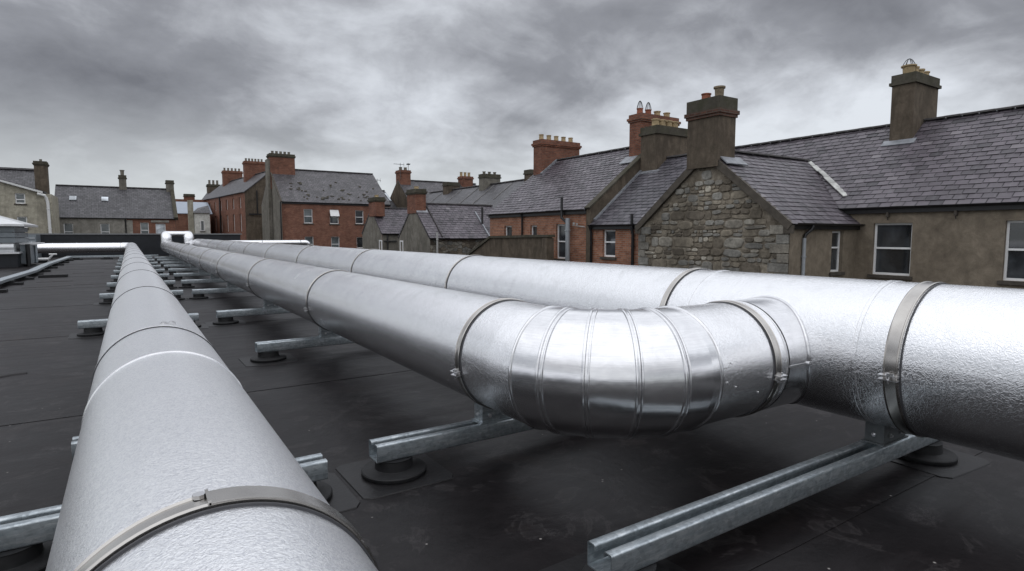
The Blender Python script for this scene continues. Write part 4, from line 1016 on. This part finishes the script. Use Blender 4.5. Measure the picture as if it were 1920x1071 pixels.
mb = MB(); nn = V((0, -vd.z, vd.y)); mb.obox(V((3.62, 63.9, 2.85)), (.32, 0, 0), vd*5.05, nn*.32); mb.build('verge_coping', 'mossy_cap', F)
downpipe(F, [(-.22, 63.85, 2.9), (-.22, 63.9, 2.7), (-.22, 63.9, GZ)], .05)
mb = MB(); mb.box(-.12, .32, 63.96, 63.995, GZ, 2.8); mb.build('quoins', 'pale_render', F)
for xa in (-4.35, -1.98): mb = MB(); mb.obox(V((xa, 64, 3.07))+vd*2.5, (.52, 0, 0), vd*.62, nn*.07); mb.build('skylight', 'skylight_glass', F)
chimney(F, -.58, .02, 67.7, 68.4, 5.0, 7.15, 'grey_render', 'mossy_cap', 'band', pots=[(-.28, 68.05, dict(r=.17, h=.5, mat='grey_pot', style=2))])
chimney(F, 3.3, 3.95, 67.6, 68.5, 5.0, 6.85, 'grey_render', 'mossy_cap', 'band')
# cream annex and house at far left G
Gh = thing('rendered_house', 'cream rendered house end with white gutter pipe at far left', 'house', (-12, 58, GZ), 'slate-roofed houses behind the roof')
go = [(6.9, 7.5, 3.84, 4.62), (6.92, 7.52, 2.0, 2.86)]
mb = MB(); wall(mb, (-14, 58), (1, 0), 9.1, GZ, 4.62, (0, -1), go); mb.face([(-14, 58, 4.62), (-4.9, 58, 4.62), (-5.5, 58, 4.66), (-14, 58, 7.4)]); mb.build('wall', 'cream_render', Gh); mb = MB(); mb.face([(-4.9, 58, GZ), (-4.9, 63, GZ), (-4.9, 63, 4.62), (-4.9, 58, 4.62)]); mb.build('wall', 'cream_render', Gh)
for o in go: window(Gh, (-14, 58), (1, 0), (0, -1), *o, split=.4, fw=.07, glassm='pale_glass')
mb = MB(); mb.obox((-14, 57.8, 7.5), (8.7, 0, -2.8), (0, 3.2, 0), (0, 0, .1)); mb.build('annex_roof', 'slate_far', Gh)
mb = MB(); mb.obox((-14, 57.7, 7.42), (8.6, 0, -2.77), (0, .1, 0), (0, 0, .14)); mb.build('bargeboard', 'white_gutter', Gh)
downpipe(Gh, [(-5.75, 57.75, 4.62), (-5.3, 57.8, 4.5), (-5.22, 57.9, 4.3), (-5.15, 57.9, 3.9), (-5.05, 57.9, GZ)], .10, 'white_gutter')
vd = V((0, 3.5, 2.6)).normalized(); slope(Gh, (-16, 60.6, 4.3), (1, 0, 0), vd, 10.1, 4.5, 'slate_far', real=False); v_ = V((0, -3.5, 2.6)).normalized(); slope(Gh, (-16, 67.6, 4.3), (1, 0, 0), v_, 10.1, 4.5, 'slate_far', real=False, name='rear_roof'); ridge(Gh, (-16, 64.1, 7.0), (-6, 64.1, 7.0))
mb = MB(); gable(mb, (-5.95, 60.6), (-5.95, 67.6), GZ, 4.3, (-5.95, 64.1), 6.9); mb.build('gable_wall', 'cream_render', Gh)
chimney(Gh, -6.1, -5.3, 60.4, 61.6, 4.0, 7.35, 'dark_render', 'mossy_cap', 'corbel', pots=[(-5.7, 61.0, dict(r=.1, h=.2, mat='grey_pot', style=1))])

# small far buildings between the rows
K = thing('brick_shed', 'far brick shed with pale sheet roof between the two rows', 'shed', (4.6, 80, GZ))
mb = MB(); mb.box(4.6, 8.4, 80, 86, GZ, 3.85); mb.build('wall', 'red_brick_far', K)
mb = MB(); mb.obox((4.5, 79.8, 3.95), (4.1, 0, 0), (0, 4.5, 1.55), (0, 0, .08)); mb.build('roof', 'pale_sheet_roof', K)
mb = MB(); mb.box(4.0, 9.2, 86.3, 87, GZ, 6.0); mb.build('rear_wall', 'chimney_brick', K)
chimney(K, 6.2, 7.4, 87.2, 88.2, 4, 6.75, 'chimney_brick', 'mossy_cap', 'band')
K2 = thing('rendered_house', 'small white rendered house corner beside the brick terrace', 'house', (6.2, 76, GZ))
mb = MB(); mb.box(6.35, 7.9, 76, 79.5, GZ, 3.95); mb.build('wall', 'white_render', K2)
mb = MB(); mb.rings([[(6.25, 75.8, 3.96), (8.0, 75.8, 3.96), (8.0, 79.6, 3.96), (6.25, 79.6, 3.96)], [(6.9, 77.2, 4.6), (7.9, 77.2, 4.9), (7.9, 78.4, 4.9), (6.9, 78.4, 4.6)]], True, True, False); mb.build('roof', 'slate_far', K2)
window(K2, (6.35, 76), (1, 0), (0, -1), .55, .95, 1.9, 3.1, depth=0, proud=.04, split=0, fw=.06)
mb = MB(); mb.box(5.75, 6.3, 76.5, 77, GZ, 5.4); mb.build('gable_pier', 'cream_render', K2)
K3 = thing('terraced_house', 'mossy chimney stack and dark roof just beyond the receding brick terrace', 'house', (9, 92, GZ), 'slate-roofed houses behind the roof')
mb = MB(); mb.box(9.4, 14, 92, 98, GZ, 6.6); mb.build('wall', 'dark_render', K3)
mb = MB(); mb.rings([[(9.2, 91.8, 6.6), (14.2, 91.8, 6.6), (14.2, 98.2, 6.6), (9.2, 98.2, 6.6)], [(10, 95, 8.), (14, 95, 8.), (14, 95.1, 8.), (10, 95.1, 8.)]], True, True, False); mb.build('roof', 'slate_far', K3)
chimney(K3, 9.6, 11.2, 93.5, 94.8, 6.6, 8.6, 'dark_render', 'mossy_cap', 'corbel', pots=row(9.9, 94, 10.9, 94, 3, r=.16, h=.6, mat='grey_pot', style=1))

def tree(x, y, h, cr, label, seed):
    t = thing('tree', label, 'tree', (x, y, GZ), 'trees beyond the houses'); R = random.Random(seed)
    mb = MB(); mb.tube([(x, y, GZ), (x+.1, y, GZ+h*.4), (x, y, GZ+h*.75)], [.3, .2, .08], 8)
    for k in range(6):
        a = R.uniform(0, 6.3); mb.tube([(x, y, GZ+h*(.35+.06*k)), (x+math.cos(a)*cr*.6, y+math.sin(a)*cr*.6, GZ+h*(.6+.05*k))], [.1, .03], 6)
    mb.build('trunk', 'bark', t)
    mb = MB(); cl = [(R.gauss(0, .45)*cr, R.gauss(0, .45)*cr, h*R.uniform(.55, .92)) for _ in range(26)]
    for cx, cy, cz in cl:
        for k in range(110):
            p = V((x+cx+R.gauss(0, .3)*cr*.5, y+cy+R.gauss(0, .3)*cr*.5, GZ+cz+R.gauss(0, .3)*cr*.45))
            a = V((R.gauss(0, 1), R.gauss(0, 1), R.gauss(0, 1))).normalized()*.13; b = a.orthogonal().normalized()*.10
            mb.face([p-a, p+b, p+a, p-b], None, R.random())
    mb.build('crown', 'far_tree_green', t)
tree(8.4, 90.5, 13.0, 1.6, 'dark green treetop rising beside the mossy chimney in the distance', 3)

# ------------------------------------------------------------------ world
w = bpy.data.worlds.new('World'); scene.world = w; w.use_nodes = True
nt = w.node_tree; N = nt.nodes; Lk = nt.links; N.clear()
out = N.new('ShaderNodeOutputWorld'); bg = N.new('ShaderNodeBackground'); Lk.new(bg.outputs[0], out.inputs[0])
SUN_EL, SUN_AZ = rad(58), rad(215)
sky = N.new('ShaderNodeTexSky'); sky.sky_type = 'NISHITA'; sky.sun_disc = False; sky.sun_elevation = SUN_EL; sky.sun_rotation = SUN_AZ
tc = N.new('ShaderNodeTexCoord'); sep = N.new('ShaderNodeSeparateXYZ'); Lk.new(tc.outputs['Generated'], sep.inputs[0])
def mth(op, a, b=0., clamp=False):
    m = N.new('ShaderNodeMath'); m.operation = op; m.use_clamp = clamp
    for s, v in zip(m.inputs, (a, b)):
        if isinstance(v, bpy.types.NodeSocket): Lk.new(v, s)
        else: s.default_value = v
    return m.outputs[0]
zc = mth('ADD', mth('MAXIMUM', sep.outputs[2], 0.), .36)
cx_ = mth('DIVIDE', sep.outputs[0], zc); cy_ = mth('DIVIDE', sep.outputs[1], zc)
cmb = N.new('ShaderNodeCombineXYZ'); Lk.new(cx_, cmb.inputs[0]); Lk.new(cy_, cmb.inputs[1])
def wnoise(scale, detail, rough, dist, off):
    mp = N.new('ShaderNodeMapping'); mp.inputs['Location'].default_value = off; Lk.new(cmb.outputs[0], mp.inputs[0])
    n = N.new('ShaderNodeTexNoise'); n.inputs['Scale'].default_value = scale; n.inputs['Detail'].default_value = detail; n.inputs['Roughness'].default_value = rough; n.inputs['Distortion'].default_value = dist
    Lk.new(mp.outputs[0], n.inputs['Vector']); return n.outputs['Fac']
n1 = wnoise(1.15, 12, .52, .0, (3.1, 1.7, 0)); n2 = wnoise(3.4, 12, .58, .5, (7, 2, 0))
n3 = wnoise(9., 10, .6, .3, (1, 5, 0))
dens = mth('ADD', mth('ADD', mth('MULTIPLY', mth('SUBTRACT', n1, .5), .85), mth('MULTIPLY', mth('SUBTRACT', n2, .5), .36)), mth('ADD', mth('MULTIPLY', mth('SUBTRACT', n3, .5), .17), .5))
YAW = rad(33.035)
def blob(u, v, spread, amp):
    """a thicker or thinner bank of cloud in one direction of the sky"""
    f = 1100.; th = rad(4.962); dx, dy, dz = (u-960)/f, 1., -(v-535.5)/f
    c, s = math.cos(-th), math.sin(-th); dy, dz = c*dy-s*dz, s*dy+c*dz
    c, s = math.cos(-YAW), math.sin(-YAW); dx, dy = c*dx-s*dy, s*dx+c*dy
    d = V((dx, dy, dz)).normalized()
    vm = N.new('ShaderNodeVectorMath'); vm.operation = 'SUBTRACT'; Lk.new(tc.outputs['Generated'], vm.inputs[0]); vm.inputs[1].default_value = d
    v2m = N.new('ShaderNodeVectorMath'); v2m.operation = 'MULTIPLY'; Lk.new(vm.outputs[0], v2m.inputs[0]); v2m.inputs[1].default_value = (1, 1, 2.2)
    ln = N.new('ShaderNodeVectorMath'); ln.operation = 'LENGTH'; Lk.new(v2m.outputs[0], ln.inputs[0])
    q = mth('DIVIDE', ln.outputs['Value'], spread); e = mth('POWER', 2.718, mth('MULTIPLY', mth('MULTIPLY', q, q), -1.))
    return mth('MULTIPLY', e, amp)
for b in ((120, 120, .24, .065), (420, 190, .14, .06), (1080, 70, .20, .11), (1500, 20, .22, .10), (1900, 40, .2, .07), (760, 90, .13, .045), (560, 130, .10, .03), (850, 190, .12, -.05), (250, 20, .2, .07), (1450, 180, .16, -.06)):
    dens = mth('ADD', dens, blob(*b))
cr = N.new('ShaderNodeValToRGB'); Lk.new(dens, cr.inputs[0]); e = cr.color_ramp.elements
stops = [(.36, (.70, .735, .79)), (.46, (.545, .57, .615)), (.54, (.395, .41, .445)), (.63, (.265, .274, .302)), (.80, (.16, .165, .185))]
while len(e) < len(stops): e.new(.5)
for q, (p, c) in zip(e, stops): q.position = p; q.color = (*c, 1)
# towards the horizon the layer thins and pales; overhead it is brightest
mr = N.new('ShaderNodeMapRange'); Lk.new(sep.outputs[2], mr.inputs[0]); mr.inputs[1].default_value = .0; mr.inputs[2].default_value = .22; mr.inputs[3].default_value = .85; mr.inputs[4].default_value = 0.; mr.interpolation_type = 'SMOOTHSTEP'
mx = N.new('ShaderNodeMix'); mx.data_type = 'RGBA'; Lk.new(mr.outputs[0], mx.inputs[0]); Lk.new(cr.outputs[0], mx.inputs[6]); mx.inputs[7].default_value = (.64, .675, .69, 1)
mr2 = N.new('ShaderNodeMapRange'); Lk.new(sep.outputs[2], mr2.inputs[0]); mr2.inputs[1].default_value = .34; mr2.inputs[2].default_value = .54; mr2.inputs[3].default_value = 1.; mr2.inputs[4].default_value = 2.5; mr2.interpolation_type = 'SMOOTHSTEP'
# smoother overhead deck
mr3 = N.new('ShaderNodeMapRange'); Lk.new(sep.outputs[2], mr3.inputs[0]); mr3.inputs[1].default_value = .34; mr3.inputs[2].default_value = .52
mx3 = N.new('ShaderNodeMix'); mx3.data_type = 'RGBA'; Lk.new(mr3.outputs[0], mx3.inputs[0]); Lk.new(mx.outputs[2], mx3.inputs[6]); mx3.inputs[7].default_value = (.395, .408, .435, 1)
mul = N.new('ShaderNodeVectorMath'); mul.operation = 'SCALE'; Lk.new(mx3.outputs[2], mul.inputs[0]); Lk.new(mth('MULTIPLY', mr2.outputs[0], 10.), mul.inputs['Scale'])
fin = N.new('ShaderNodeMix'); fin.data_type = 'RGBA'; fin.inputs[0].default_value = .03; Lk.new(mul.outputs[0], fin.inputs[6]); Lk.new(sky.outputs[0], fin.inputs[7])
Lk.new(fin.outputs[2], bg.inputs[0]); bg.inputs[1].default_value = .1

sun = bpy.data.lights.new('sun', 'SUN'); sun.energy = .5; sun.angle = rad(110); sun.color = (1, .975, .94)
so_ = bpy.data.objects.new('sun', sun); COL.objects.link(so_)
dsun = V((math.sin(SUN_AZ)*math.cos(SUN_EL), math.cos(SUN_AZ)*math.cos(SUN_EL), math.sin(SUN_EL)))
so_.rotation_euler = (-dsun).to_track_quat('-Z', 'Y').to_euler(); so_.location = (0, 0, 30)

# ------------------------------------------------------------------ camera
cam = bpy.data.cameras.new('camera'); co = bpy.data.objects.new('camera', cam); COL.objects.link(co)
cam.sensor_width = 36; cam.lens = 1100/1920*36; cam.clip_end = 2000; cam.clip_start = .05
co.location = (0, 0, 1.5); co.rotation_euler = (rad(90-4.962), 0, -YAW)
scene.camera = co
vs = scene.view_settings; vs.view_transform = 'Standard'; vs.look = 'None'; vs.exposure = .14; vs.gamma = 1
scene.render.resolution_x = 1024; scene.render.resolution_y = 571
scene.cycles.max_bounces = 8
